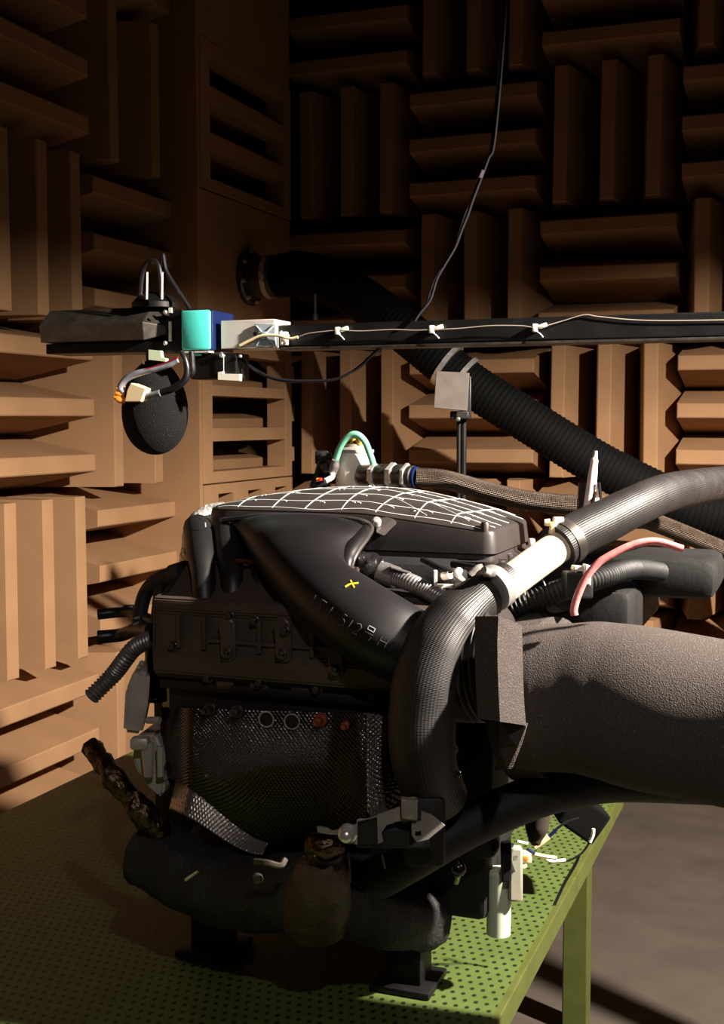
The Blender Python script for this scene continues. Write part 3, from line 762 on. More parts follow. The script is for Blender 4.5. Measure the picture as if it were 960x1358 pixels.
bm = nb(); lohi(bm, (-.56, 1.78, .72), (-.455, 2.24, 1.14), .02); link('timing_cover', bm, M_iron, ENG, angle=25)
# black clutter behind the right side of the cover
bm = nb(); lohi(bm, (-.47, 1.95, 1.04), (-.28, 2.35, 1.13), .015); lohi(bm, (-.40, 2.1, 1.1), (-.16, 2.3, 1.17), .02); link('coolant_housing', bm, M_iron, ENG, angle=25)
# ---- left rear castings
bm = nb(); prism(bm, [D(166, 915, 2.02), D(181, 890, 2.02), D(199, 893, 2.02), D(196, 935, 2.02), D(188, 975, 2.02), D(163, 972, 2.02)], V((-.05, .10, 0)))
bmesh.ops.bevel(bm, geom=list(bm.edges), offset=.006, segments=2, affect='EDGES')
lohi(bm, (-1.12, 1.92, .86), (-1.0, 2.2, 1.05), .01)
link('rear_bracket', bm, M_cast, ENG, angle=30)
bm = nb(); g = [(178, 976), (206, 974), (219, 1008), (212, 1030), (219, 1040), (216, 1056), (206, 1058), (200, 1040), (184, 1030), (175, 1008)]
prism(bm, [D(x, y, 2.02) for x, y in g], V((-.02, .10, 0))); bmesh.ops.bevel(bm, geom=list(bm.edges), offset=.005, segments=2, affect='EDGES')
tube(bm, [D(196, 985, 2.0), D(197, 1030, 2.0)], [.012, .008], 10, 4); tube(bm, [D(212, 990, 2.0), D(213, 1030, 2.0)], .006, 10, 4)
box(bm, D(186, 985, 2.0), (.03, .03, .02), (RT, FW, UP), .005); tube(bm, [D(195, 955, 2.01), D(212, 955, 2.0)], .006, 8, 3)
link('bell_housing', bm, M_cast, ENG, angle=30)
bm = nb(); lohi(bm, (-1.16, 1.95, .62), (-1.0, 2.4, 1.02), .02); link('gearbox_case', bm, M_iron, ENG, angle=30)
# dark manifolds between the cam cover and the intake cover
bm = nb()
for px in (262, 300, 340, 380):
    tube(bm, [D(px, 700, 2.18), D(px + 4, 730, 2.06), D(px + 8, 765, 1.99), D(px + 9, 800, 1.97)], [.026, .024, .02, .02], 12, 6)
lohi(bm, (-1.04, 1.90, 1.12), (-.60, 1.98, 1.165), .01)
link_islands('intake_runner', bm, M_plas_d, ENG)
bm = nb(); tube(bm, [D(312, 744, 1.99), D(330, 745, 1.985), D(346, 747, 1.98)], .004, 10, 4); link('copper_rail', bm, mat('copper', (176, 100, 60), .35, metal=1), ENG)
link('copper_stud', lathe(nb(), [(0, 0), (.005, 0), (.004, .006), (0, .007)], D(334, 731, 1.99), -FW, 10), MATS['copper'], ENG)
bm = nb(); tube(bm, [D(271, 724, 2.06), D(274, 720, 2.06)], .004, 8, 2); tube(bm, [D(271, 731, 2.06), D(276, 727, 2.06)], .0035, 8, 2); tube(bm, [D(272, 693, 2.08), D(272.5, 699, 2.08)], .0015, 6, 2); tube(bm, [D(288, 756, 2.02), D(288, 765, 2.02)], .004, 8, 2)
link_islands('bright_stud', bm, M_steel, ENG)

# ================================================================== AIR DUCT (black elbow, front left of the cover)
SEC = [((300, 692, 2.16), (488, 697, 2.035), .020), ((316, 710, 2.08), (480, 712, 1.97), .036), ((334, 740, 1.98), (464, 733, 1.925), .048), ((372, 790, 1.88), (464, 756, 1.885), .054),
       ((424, 838, 1.80), (502, 786, 1.85), .056), ((478, 878, 1.76), (548, 811, 1.82), .056), ((530, 908, 1.77), (602, 838, 1.84), .056), ((580, 938, 1.82), (650, 868, 1.88), .056)]
def loft(bm, secs, seg=40, sub=8, ex=2.3):
    Ls = catmull([D(*s[0]) for s in secs], sub); Rs = catmull([D(*s[1]) for s in secs], sub); hs = lerps([s[2] for s in secs], len(Ls)); n = len(Ls)
    cs = [(a + b) / 2 for a, b in zip(Ls, Rs)]; rings = []
    for i in range(n):
        T = (cs[min(i + 1, n - 1)] - cs[max(i - 1, 0)]).normalized(); wv = (Rs[i] - Ls[i]) / 2; h_ = wv.cross(T).normalized()
        rings.append([bm.verts.new(cs[i] + wv * math.copysign(abs(math.cos(p)) ** (2 / ex), math.cos(p)) + h_ * (hs[i] * math.copysign(abs(math.sin(p)) ** (2 / ex), math.sin(p)))) for p in [2 * math.pi * k / seg for k in range(seg)]])
    for A, B in zip(rings, rings[1:]):
        for k in range(seg): bm.faces.new((A[k], A[(k + 1) % seg], B[(k + 1) % seg], B[k]))
    bm.faces.new(rings[0]); bm.faces.new(rings[-1]); return bm
AD = thing('air_duct', D(440, 790, 1.86), 'black moulded air intake elbow with faint chalk writing, sweeping down from the cover', 'duct')
tmp = nb(); loft(tmp, SEC); bmesh.ops.recalc_face_normals(tmp, faces=tmp.faces); DB = BVHTree.FromBMesh(tmp)
link('duct_body', tmp, M_duct, AD, angle=40)
# raised lip along the mouth's right edge
lipp = [D(x, y, d) for x, y, d in ((296, 690, 2.13), (360, 684, 2.07), (430, 685, 2.03), (476, 690, 2.01), (492, 699, 2.0), (487, 713, 1.955), (474, 731, 1.915), (466, 748, 1.895), (467, 760, 1.88))]
link('mouth_lip', tube(nb(), lipp, .0045, 10, 8), M_plas, AD)
bm = nb(); tube(bm, [D(x, y, d) for x, y, d in ((489, 696, 2.03), (481, 711, 1.965), (467, 729, 1.925), (460, 744, 1.90), (461, 758, 1.88))], [.006, .011, .014, .012, .006], 14, 6)
link('mouth_fillet', bm, M_duct, AD)
def strokes(bm, ls, r, bvh):
    for l in ls:
        ps = []
        for (a, b) in zip(l, l[1:]):
            for k in range(4): ps.append((a[0] + (b[0] - a[0]) * k / 4, a[1] + (b[1] - a[1]) * k / 4))
        ps.append(l[-1]); pts = [surf_pt(bvh, 395 + x / 6.857, 760 + y / 6.857, .0005) for x, y in ps]
        pts = [p for p in pts if p is not None]
        if len(pts) > 1: tube(bm, pts, r, 5, 1, raw=True)
CH = [[(80, 255), (165, 205), (120, 305)], [(100, 235), (147, 268)], [(265, 270), (225, 243), (198, 265), (212, 305), (195, 352), (155, 320)], [(320, 310), (260, 410)],
      [(448, 392), (430, 375), (405, 400), (425, 435), (412, 478), (365, 470)], [(500, 430), (450, 505)], [(540, 460), (575, 468), (578, 495), (540, 530), (490, 540), (540, 562)]]
bm = nb(); strokes(bm, CH, .00085, DB); link('chalk_writing', bm, M_chalk2, AD)
bm = nb(); strokes(bm, [[(648, 480), (703, 510), (687, 540), (635, 508), (648, 480)]], .001, DB); link('chalk_square', bm, mat('chalk_bright', (130, 124, 126), .9), AD)
bm = nb(); strokes(bm, [[(610, 530), (685, 570)], [(640, 550), (668, 580), (640, 615)], [(765, 572), (722, 650)], [(825, 600), (782, 680)], [(748, 612), (805, 640)], [(885, 632), (845, 640), (858, 685), (822, 712)]], .0007, DB)
link('chalk_writing', bm, mat('chalk_dim', (46, 42, 44), .9), AD)
bm = nb(); strokes(bm, [[(430, 128), (465, 105), (550, 92)], [(478, 68), (492, 100), (512, 135)]], .0013, DB); link('yellow_cross', bm, M_yel, AD)['label'] = 'yellow wax cross mark'

# ================================================================== HOSES AND PIPES ON THE RIGHT
rp = [(672, 768, 1.80), (655, 781, 1.78), (632, 797, 1.76), (604, 825, 1.745), (580, 862, 1.735), (566, 905, 1.73), (560, 950, 1.73), (560, 990, 1.73), (566, 1025, 1.74), (582, 1060, 1.77)]
RH = thing('radiator_hose', D(560, 990, 1.62), 'thick black woven radiator hose curving down over the front of the engine', 'hose')
link('hose_body', tube(nb(), [D(*p) for p in rp], [px2m(a, 1.74) for a in (25, 27, 32, 41, 45, 46, 45, 44, 42, 40)], 32, 12), M_hose, RH)
ca, cb = D(656, 779.5, 1.76), D(664, 774, 1.77)
ax = (D(672, 768, 1.78) - D(650, 784, 1.755)).normalized()
link('hose_clamp', lathe(nb(), [(px2m(27, 1.76), -.009), (px2m(30, 1.76), -.009), (px2m(31, 1.76), -.006), (px2m(30, 1.76), .0), (px2m(31, 1.76), .006), (px2m(30, 1.76), .009), (px2m(26, 1.76), .009)], ca, ax, 36), M_steel, RH)
bm = nb(); box(bm, D(650, 760, 1.74), (.02, .014, .012), (RT, FW, UP), .003); lathe(bm, [(0, 0), (.006, 0), (.006, .012), (0, .013)], D(648, 760, 1.735), V((-.4, -.8, .4)), 12)
link('clamp_screw', bm, M_steel, RH)
CP = thing('coolant_pipe', D(700, 753, 1.82), 'straight pale metal coolant pipe between two black hoses', 'pipe')
link('pipe', tube(nb(), [D(655, 788, 1.775), D(700, 754, 1.82), D(757, 713, 1.875)], [px2m(22.5, 1.8)] * 3, 28, 6), M_pipe, CP)
bm = nb(); box(bm, D(672, 772, 1.757), (.016, .012, .040), ((RT * .8 + UP * .45).normalized(), FW, (UP * .85 - RT * .35).normalized()), .002)
link('gasket_pad', bm, M_gasket, CP, angle=20)
UH = thing('upper_hose', D(790, 705, 1.9), 'black woven hose with a clamp on the upper end of the pale pipe', 'hose')
link('hose_body', tube(nb(), [D(740, 725, 1.86), D(765, 709, 1.88), D(800, 692, 1.9), D(840, 672, 1.94), D(890, 652, 2.08), D(960, 640, 2.4)], [px2m(30, 1.88), px2m(30, 1.88), px2m(29, 1.9), px2m(28, 1.9), px2m(28, 1.9), px2m(28, 1.9)], 28, 10), M_hose, UH)
axu = (D(765, 709, 1.88) - D(740, 725, 1.86)).normalized()
link('hose_clamp', lathe(nb(), [(px2m(28, 1.87), -.008), (px2m(32, 1.87), -.008), (px2m(32.5, 1.87), 0), (px2m(32, 1.87), .008), (px2m(28, 1.87), .008)], D(751, 718, 1.87), axu, 36), M_dsteel, UH)
bm = nb(); box(bm, D(740, 693, 1.86), (.016, .02, .018), (RT, FW, UP), .003); link('clamp_screw', bm, M_alu, UH)
bm = nb(); tube(bm, [D(731, 708, 1.85), D(733, 699, 1.85), D(735, 693, 1.85)], .005, 10, 4); lathe(bm, [(0, 0), (.006, 0), (.005, .008), (0, .009)], D(729, 693, 1.85), -RT, 12)
tag(link('drain_tap', bm, M_cream), 'small pale tap fitting above the clamp of the upper hose', 'fitting')
tag(link('pink_hose', tube(nb(), [D(x, y, 1.66) for x, y in ((905, 728), (870, 718), (838, 723), (805, 739), (790, 750), (776, 768), (766, 790), (761, 808), (762, 816))], px2m(5.2, 1.66), 14, 8), M_pink), 'thin faded pink hose hooking down at the right edge', 'hose')
cp_ = [(630, 828, 1.86), (680, 806, 1.84), (740, 785, 1.84), (800, 765, 1.88), (850, 755, 2.0), (930, 770, 2.25)]
tag(link('corrugated_hose', tube(nb(), [D(*p) for p in cp_], px2m(15, 1.85), 16, 12, ribs=(.0068, .0025, 0, 1)), M_rub), 'black corrugated hose running below the pale pipe', 'hose')
cg = [(520, 764, 1.95), (545, 773, 1.92), (570, 785, 1.9), (600, 802, 1.87), (640, 826, 1.86)]
t = thing('grey_conduit', D(545, 773, 1.92), 'grey corrugated conduit emerging from black tape beside the duct mouth', 'conduit')
link('corrugated_tube', tube(nb(), [D(*p) for p in cg], px2m(12.5, 1.92), 18, 12, ribs=(.0056, .0018, 0, 1)), M_conduit, t)
link('sleeve', tube(nb(), [D(503, 757, 1.96), D(513, 761, 1.955), D(526, 766, 1.945)], px2m(14.5, 1.95), 20, 5), M_conduit, t)
link('sleeve_tab', box(nb(), D(531, 756, 1.93), (.034, .02, .004), ((RT * .95 - UP * .3).normalized(), FW, UP), .001), M_conduit, t, smooth=False)
link('tape_ball', tube(nb(), [D(464, 750, 1.97), D(478, 748, 1.97), D(495, 753, 1.965), D(508, 759, 1.96)], [px2m(9, 2), px2m(17, 2), px2m(18, 2), px2m(14, 2)], 26, 10, wob=(.004, 70)), mat('crinkled_black_tape', (26, 23, 24), .22, bump=('noise', 90, .9, .004)), t)['label'] = 'crinkled shiny black tape'
# plugs and wiring between conduit and clamp
bm = nb(); box(bm, D(590, 777, 1.9), (.03, .02, .006), (RT, FW, UP), .001); box(bm, D(577, 768, 1.9), (.006, .02, .028), ((RT + UP * .15).normalized(), FW, UP), .001)
t = thing('sensor_plug', D(590, 780, 1.9), 'grey wiring plugs and bare bracket between conduit and hose clamp', 'connector')
link('bracket', bm, M_alu, t, smooth=False)
bm = nb(); tube(bm, [D(609, 756, 1.88), D(606, 764, 1.87), D(617, 773, 1.86)], [.006, .007, .004], 10, 5); tube(bm, [D(601, 770, 1.88), D(612, 767, 1.87)], .004, 8, 3)
link('plug_tip', bm, M_alu, t)
bm = nb(); tube(bm, [D(588, 764, 1.91), D(597, 762, 1.9)], .007, 10, 3); tube(bm, [D(625, 764, 1.87), D(634, 756, 1.87), D(641, 753, 1.87)], [.008, .008, .007], 10, 4)
link_islands('metal_stub', bm, M_cast, t)
bm = nb(); tube(bm, [D(560, 742, 1.95), D(580, 752, 1.92), D(597, 760, 1.9)], .005, 8, 5); tube(bm, [D(600, 748, 1.93), D(625, 752, 1.9), D(650, 757, 1.86)], .006, 8, 5); link_islands('wire', bm, M_wire, t)
bm = nb(); box(bm, D(667, 747, 1.9), (.012, .02, .012), (RT, FW, UP), .003); box(bm, D(678, 740, 1.92), (.01, .02, .014), (RT, FW, UP), .003); box(bm, D(705, 722, 1.99), (.01, .02, .02), (RT, FW, UP), .003)
link_islands('cover_clip', bm, M_alu, ENG)
bm = nb(); box(bm, D(772, 754, 1.8), (.03, .02, .008), ((RT - UP * .1).normalized(), FW, UP), .002); box(bm, D(778, 762, 1.79), (.01, .02, .03), ((RT - UP * .3).normalized(), FW, UP), .002); tube(bm, [D(760, 757, 1.8), D(765, 752, 1.8)], .006, 8, 2)
t = thing('bracket_clip', D(775, 765, 1.8), 'small pale metal bracket behind the pink hose', 'bracket'); link('clip_plate', bm, M_alu, t, smooth=False)
bm = nb(); box(bm, D(765, 775, 1.82), (.04, .05, .04), (RT, FW, UP), .004); link('clip_block', bm, M_iron, t, angle=20)

# ================================================================== FOAM PIECES (right)
FT = thing('foam_wrapped_duct', D(760, 930, 1.6), 'big charcoal foam covered duct at the right edge', 'duct')
link('foam_sleeve', tube(nb(), [D(684, 925, 1.745), D(720, 925, 1.735), D(756, 925, 1.72), D(800, 928, 1.70), D(860, 940, 1.67), D(1010, 970, 1.61), D(1200, 1030, 1.48)], [px2m(93, 1.745), px2m(97, 1.735), px2m(98, 1.72), px2m(103, 1.70), px2m(108, 1.67), px2m(110, 1.61), .104], 40, 10), M_dfoam, FT)
link('foam_flange', tube(nb(), [D(682, 928, 1.84), D(716, 926, 1.82), D(742, 926, 1.80)], px2m(107, 1.82), 40, 3), M_dfoam, FT)
def strip(bm, L, Rr, th):
    n = len(L); nrm = []
    for i in range(n):
        a = (L[min(i + 1, n - 1)] - L[max(0, i - 1)]).cross(Rr[i] - L[i]).normalized()
        if a.dot(FW) < 0: a = -a
        nrm.append(a)
    lv = [[bm.verts.new(p) for p in L], [bm.verts.new(p) for p in Rr], [bm.verts.new(p + q * th) for p, q in zip(Rr, nrm)], [bm.verts.new(p + q * th) for p, q in zip(L, nrm)]]
    for i in range(n - 1):
        for k in range(4): bm.faces.new((lv[k][i], lv[(k + 1) % 4][i], lv[(k + 1) % 4][i + 1], lv[k][i + 1]))
    bm.faces.new([l[0] for l in lv]); bm.faces.new([l[-1] for l in lv]); return bm
Lp = [D(661, 817, 1.555), D(659.5, 850, 1.55), D(660, 890, 1.545), D(661.5, 925, 1.545), D(663, 957, 1.545)]
Rp = [D(692, 829, 1.585), D(693, 858, 1.58), D(693.5, 895, 1.575), D(695, 930, 1.575), D(697.5, 962, 1.575)]
t = thing('foam_strip', D(680, 960, 1.56), 'flat charcoal foam strip standing upright against the foam covered duct', 'foam')
link('front_face', strip(nb(), Lp, Rp, .04), M_dfoam, t, smooth=False)
Lq = [D(663.4, 958, 1.60), D(661, 990, 1.63), D(656, 1022, 1.66)]; Rq = [D(697.5, 963, 1.575), D(686, 992, 1.578), D(673, 1020, 1.58)]
link('lower_flap', strip(nb(), Lq, Rq, .006), M_dfoam, t, smooth=False)
lw = [(455, 1190, 1.80), (540, 1142, 1.80), (620, 1096, 1.80), (700, 1060, 1.79), (760, 1043, 1.77), (830, 1034, 1.75), (1010, 1040, 1.7)]
tag(link('lower_hose', tube(nb(), [D(*p) for p in lw], px2m(29, 1.78), 32, 10), M_rub), 'very thick smooth black hose crossing the lower right in shadow', 'hose')

# ================================================================== CANISTER AND BRAIDED HOSE BEHIND THE COVER
cb_ = D(470, 645, 2.58); cr = px2m(25, 2.58); cz1 = D(470, 600, 2.58).z
t = thing('coolant_canister', V((cb_.x, cb_.y, 1.10)), 'brushed silver canister with brass cap behind the top cover', 'canister')
link('body', lathe(nb(), [(0, 0), (cr, 0), (cr, cz1 - 1.10 - .006), (cr * .97, cz1 - 1.10), (0, cz1 - 1.10)], V((cb_.x, cb_.y, 1.10)), UZ, 36), mat('brushed_silver', (226, 214, 204), .5, metal=.1, var=.08, vscale=40), t)
c = V((cb_.x, cb_.y, cz1)); link('lid', lathe(nb(), [(0, 0), (cr * 1.04, 0), (cr * 1.04, .006), (cr * .8, .008), (cr * .6, .012), (cr * .6, .018), (0, .018)], c, UZ, 36), M_cast, t)
link('brass_cap', lathe(nb(), [(0, .014), (.017, .014), (.017, .022), (.012, .03), (0, .031)], c - RT * .006, UZ, 12), M_brass, t)
link('brass_knob', lathe(nb(), [(0, 0), (.007, 0), (.009, .006), (.006, .013), (0, .014)], c + V((.014, -.01, .02)), V((.5, -.6, .5)), 14), M_brass, t)
fa, fb = D(478, 629, 2.54), D(556, 633, 2.46)
def seg_(a, b): return (fa.lerp(fb, a), fa.lerp(fb, b))
t2 = thing('braided_hose', D(600, 640, 2.5), 'braided brown hose with steel unions leading right from the canister', 'hose')
for nm, a, b, r, mm_ in (('union_body', 0, .24, 14, M_dsteel), ('hex_nut', .19, .30, 16, M_steel), ('union_body', .30, .53, 15.5, M_dsteel), ('hex_nut', .50, .62, 18, M_steel), ('union_body', .60, .80, 16, M_dsteel), ('hex_nut', .76, .83, 18, M_steel), ('union_body', .82, .92, 15, M_dsteel)):
    p0, p1 = seg_(a, b); L_ = (p1 - p0).length; rr = px2m(r, 2.5)
    link(nm, lathe(nb(), [(0, 0), (rr * .9, 0), (rr, L_ * .2), (rr, L_ * .8), (rr * .9, L_), (0, L_)], p0, p1 - p0, 6 if nm == 'hex_nut' else 24), mm_, t2, angle=25)
link('blue_band', lathe(nb(), [(0, 0), (px2m(13.8, 2.5), 0), (px2m(13.8, 2.5), .007), (0, .007)], fa.lerp(fb, .915), fb - fa, 24), M_blue, t2)
link('braid', tube(nb(), [fa.lerp(fb, .93), D(590, 636, 2.47), D(640, 650, 2.44), D(690, 662, 2.42), D(740, 668, 2.41), D(790, 672, 2.42), D(860, 690, 2.5), D(960, 730, 2.6)], px2m(13, 2.45), 22, 10), M_braid, t2)
gh = [(444, 622), (447, 604), (454, 588), (465, 577), (475, 577), (484, 586), (490, 601), (496, 620), (499, 640), (503, 652)]
tag(link('green_hose', tube(nb(), [D(x, y, 2.55 - .04 * math.sin(i / 9 * math.pi)) for i, (x, y) in enumerate(gh)], px2m(4.4, 2.55), 14, 8), M_sage), 'pale green hose arching over the brass cap of the canister', 'hose')
t = thing('hose_coupling', D(443, 630, 2.55), 'grey coupling with white tail on the left end of the green hose', 'fitting')
link('collar', tube(nb(), [D(445, 610, 2.53), D(443.5, 618, 2.535), D(441, 628, 2.54)], [px2m(5, 2.54), px2m(6.5, 2.54), px2m(5.5, 2.54)], 16, 5), M_conduit, t)
link('white_tail', tube(nb(), [D(441, 627, 2.53), D(440, 633, 2.53), D(431, 638, 2.52)], px2m(3.6, 2.54), 10, 5), M_white, t)
t = thing('wiring_cluster', D(425, 640, 2.6), 'black wiring cluster with a red and orange plug left of the canister', 'wiring')
bm = nb(); tube(bm, [D(440, 605, 2.62), D(428, 610, 2.62), D(421, 630, 2.6), D(414, 655, 2.58)], px2m(5, 2.6), 8, 8); box(bm, D(427, 607, 2.63), (.03, .03, .03), (RT, FW, UP), .005); tube(bm, [D(430, 615, 2.6), D(434, 630, 2.6), D(428, 650, 2.58)], px2m(8, 2.6), 8, 6); tube(bm, [D(436, 640, 2.56), D(420, 645, 2.56), D(402, 655, 2.56)], px2m(3, 2.6), 8, 6)
link('harness', bm, M_wire, t)
link('red_plug', box(nb(), D(425.5, 636, 2.54), (.007, .007, .007), (RT, FW, UP), .001), M_red, t)
link('orange_plug', box(nb(), D(421.5, 636.5, 2.545), (.007, .007, .008), (RT, FW, UP), .001), M_org, t)
bm = nb(); tube(bm, [D(422, 640, 2.62), D(428, 662, 2.6)], .02, 10, 3); link('cluster_stalk', bm, M_wire, t)
# tapered worn post and its black stays
t = thing('tapered_post', D(780, 690, 2.1), 'worn white tapered post standing behind the upper hose', 'post')
link('shaft', tube(nb(), [D(790, 598, 2.1), D(789, 608, 2.1), D(788, 612, 2.1), D(784, 645, 2.1), D(778, 700, 2.1), D(775, 725, 2.1)], [px2m(2.4, 2.1), px2m(3.4, 2.1), px2m(5, 2.1), px2m(6.6, 2.1), px2m(9, 2.1), px2m(9, 2.1)], 16, 6), M_post, t)
bm = nb(); tube(bm, [D(794, 640, 2.09), D(796, 660, 2.09), D(799, 700, 2.09)], .003, 8, 4); tube(bm, [D(789, 652, 2.07), D(786, 668, 2.07), D(784, 690, 2.07)], .003, 8, 4); tube(bm, [D(776, 640, 2.12), D(773, 690, 2.12)], .012, 8, 3)
link_islands('black_stay', bm, M_wire, t)
link('blue_ferrule', tube(nb(), [D(799, 662, 2.08), D(803, 672, 2.08)], .007, 10, 3), mat('pale_blue', (110, 150, 210), .5), t)
bm = nb(); tube(bm, [D(790, 660, 2.09), D(790, 690, 2.09)], .006, 8, 3); link('bright_stay', bm, M_alu, t)

# ================================================================== LEFT SIDE HOSES AND FOIL
tag(link('foil_pipe', tube(nb(), [D(312, 690, 2.27), D(288, 690, 2.29), D(270, 698, 2.28), D(264, 720, 2.25), D(263, 755, 2.22), D(263, 800, 2.2)], px2m(23, 2.28), 28, 10, wob=(.003, 60)), M_foil), 'crinkled silver foil wrapped elbow at the left end of the cover', 'pipe')
t = thing('left_hose', D(235, 770, 2.1), 'black rubber hose bending off the left rear of the engine', 'hose')
link('hose_body', tube(nb(), [D(300, 756, 2.04), D(262, 758, 2.1), D(234, 762, 2.12), D(210, 772, 2.14), D(194, 785, 2.15), D(186, 812, 2.15), D(184, 840, 2.15)], [px2m(17, 2.1)] * 2 + [px2m(13, 2.1)] * 2 + [px2m(10, 2.1)] * 3, 20, 8), M_rub, t)
link('hose_collar', tube(nb(), [D(246, 758, 2.1), D(230, 763, 2.12)], px2m(15, 2.1), 20, 3), M_rub, t)
link('branch', tube(nb(), [D(214, 770, 2.13), D(210, 792, 2.13), D(206, 830, 2.1)], px2m(7.5, 2.1), 14, 6), M_rub, t)
link('branch', tube(nb(), [D(245, 770, 2.1), D(226, 790, 2.08), D(214, 830, 2.06)], px2m(10, 2.1), 14, 6), M_rub, t)
t = thing('left_harness', D(170, 825, 2.2), 'bundle of black cables and plugs at the left edge', 'wiring')
bm = nb(); tube(bm, [D(130, 815, 2.2), D(165, 812, 2.2), D(190, 818, 2.15), D(215, 830, 2.1)], px2m(7, 2.2), 12, 8); tube(bm, [D(130, 845, 2.2), D(160, 842, 2.2), D(180, 835, 2.15), D(200, 835, 2.1)], px2m(9, 2.2), 12, 8); box(bm, D(171, 808, 2.2), (.02, .02, .016), (RT, FW, UP), .003)
tube(bm, [D(205, 830, 2.12), D(206, 880, 2.1), D(208, 930, 2.08)], px2m(14, 2.1), 12, 6)
link('harness', bm, M_wire, t)
bm = nb(); tube(bm, [D(176, 828.5, 2.12), D(184, 825.5, 2.12)], .002, 6, 3); tube(bm, [D(178, 820.5, 2.12), D(185, 818.5, 2.12)], .002, 6, 3); tube(bm, [D(186, 880, 2.05), D(190, 878, 2.05)], .004, 8, 2); tube(bm, [D(182, 885.5, 2.05), D(186, 885, 2.05)], .0035, 8, 2)
link_islands('bright_ferrule', bm, M_steel, t)
tag(link('left_conduit', tube(nb(), [D(120, 925, 2.1), D(150, 895, 2.1), D(166, 874, 2.08), D(180, 858, 2.07), D(205, 845, 2.05)], px2m(12, 2.1), 16, 12, ribs=(.0068, .003, 0, 1)), M_conduit), 'short ribbed grey conduit at the left edge under the harness', 'conduit')
tag(link('foil_sleeve', tube(nb(), [D(120, 990, 1.95), D(150, 1030, 1.9), D(172, 1056, 1.9), D(190, 1078, 1.9), D(215, 1110, 1.92)], [px2m(14, 1.9)] * 3 + [px2m(18, 1.9)] * 2, 24, 10, wob=(.005, 50)), M_bfoil), 'crinkled bronze heat sleeve at the left edge below the casting', 'sleeve')
# lower exhaust lagging and heat-wrapped cap
t = thing('lagged_exhaust', D(300, 1140, 1.78), 'fat dark lagged exhaust pipe below the dimpled heat shield', 'exhaust')
link('lagging', tube(nb(), [D(195, 1128, 1.95), D(260, 1165, 1.9), D(330, 1185, 1.86), D(420, 1180, 1.8), D(500, 1205, 1.85), D(560, 1215, 1.95)], px2m(50, 1.8), 32, 10, wob=(.006, 30)), mat('black_lagging', (14, 13, 12), .7, bump=('noise', 160, .8, .004), var=.3, vscale=40), t)
link('steel_clip', tube(nb(), [D(246, 1167, 1.68), D(262, 1156, 1.67)], .002, 6, 2), M_steel, t)
bm = nb(); tube(bm, [D(338, 1142, 1.69), D(355, 1144, 1.68), D(372, 1148, 1.68), D(378, 1140, 1.69)], .0045, 8, 5); lathe(bm, [(0, 0), (.008, 0), (.006, .008), (0, .009)], D(342, 1164, 1.68), -FW, 12)
link_islands('lagging_clamp', bm, M_dsteel, t)
t = thing('heat_wrapped_joint', D(430, 1140, 1.66), 'bronze foil cap and cloth cone under the slotted bracket', 'joint')
link('foil_cap', tube(nb(), [D(411, 1118, 1.65), D(430, 1121, 1.64), D(451, 1119, 1.65)], [px2m(14, 1.65), px2m(17, 1.65), px2m(14, 1.65)], 20, 6, wob=(.003, 60)), M_bfoil, t)
link('cloth_cone', tube(nb(), [D(432, 1130, 1.68), D(425, 1165, 1.70), D(420, 1205, 1.80)], [px2m(20, 1.68), px2m(38, 1.70), px2m(50, 1.8)], 24, 8, wob=(.004, 30)), mat('heat_cloth', (74, 56, 46), .55, metal=.3, bump=('noise', 200, .8, .003), var=.3, vscale=60), t)
bm = nb(); tube(bm, [D(462, 1130, 1.66), D(464, 1150, 1.66), D(465, 1170, 1.66)], .0014, 6, 3); tube(bm, [D(507, 1134, 1.66), D(511, 1152, 1.66)], .0018, 6, 3); link_islands('seam_wire', bm, M_dsteel, t)

# ================================================================== SLOTTED MOUNT BRACKET AND LOWER FITTINGS
M_brk = mat('bare_bracket', (150, 141, 134), .45, metal=.4, bump=('noise', 220, .2, .001), var=.15, vscale=30)
t = thing('mount_bracket', D(545, 1110, 1.62), 'bare steel mount bracket with square hole low on the engine front', 'bracket')
def plate(poly, d, th=.004, bev=.0008):
    bm = nb(); prism(bm, [D(x, y, d) for x, y in poly], FW * th); return bm
bm = plate([(500, 1081), (530, 1070), (549, 1066), (549, 1089), (528, 1089), (513, 1094), (506, 1104), (508, 1116), (501, 1120)], 1.62)
link('bracket_arm', bm, M_brk, t, smooth=False)
bm = plate([(532, 1060), (552, 1063), (554, 1060), (554, 1088), (552, 1089), (533, 1086)], 1.605, .02); bmesh.ops.bevel(bm, geom=list(bm.edges), offset=.0015, segments=1, affect='EDGES')
link('raised_tongue', bm, M_brk, t, smooth=False)
bm = nb(); sq = [(550.5, 1103), (558.5, 1102), (559, 1108.5), (551, 1109)]; oc = [(549, 1092), (560, 1090), (568, 1108), (557, 1116)]
o8 = [(546, 1091), (558, 1089), (559, 1076), (573, 1081), (590, 1095), (568, 1113), (553, 1117), (546, 1108)]
th = FW * .004
inn = [D(x, y, 1.615) for x, y in sq]; outp = [D(x, y, 1.615) for x, y in o8]
iv = [bm.verts.new(p) for p in inn]; ov = [bm.verts.new(p) for p in outp]; iv2 = [bm.verts.new(p + th) for p in inn]; ov2 = [bm.verts.new(p + th) for p in outp]
mp_ = [(0, 0, 1), (1, 1, 2), (1, 2, 3), (1, 3, 4), (2, 4, 5), (3, 5, 6), (3, 6, 7), (0, 7, 0)]
for A, B in ((iv, ov), (iv2, ov2)):
    for (a, b0_, b1_) in mp_: bm.faces.new((A[a], B[b0_], B[b1_]))
    for (a, a2, b) in ((0, 1, 1), (1, 2, 4), (2, 3, 5), (3, 0, 7)): bm.faces.new((A[a], A[a2], B[b]))
for A, B in ((iv, iv2), (ov, ov2)):
    for k in range(len(A)): bm.faces.new((A[k], A[(k + 1) % len(A)], B[(k + 1) % len(A)], B[k]))
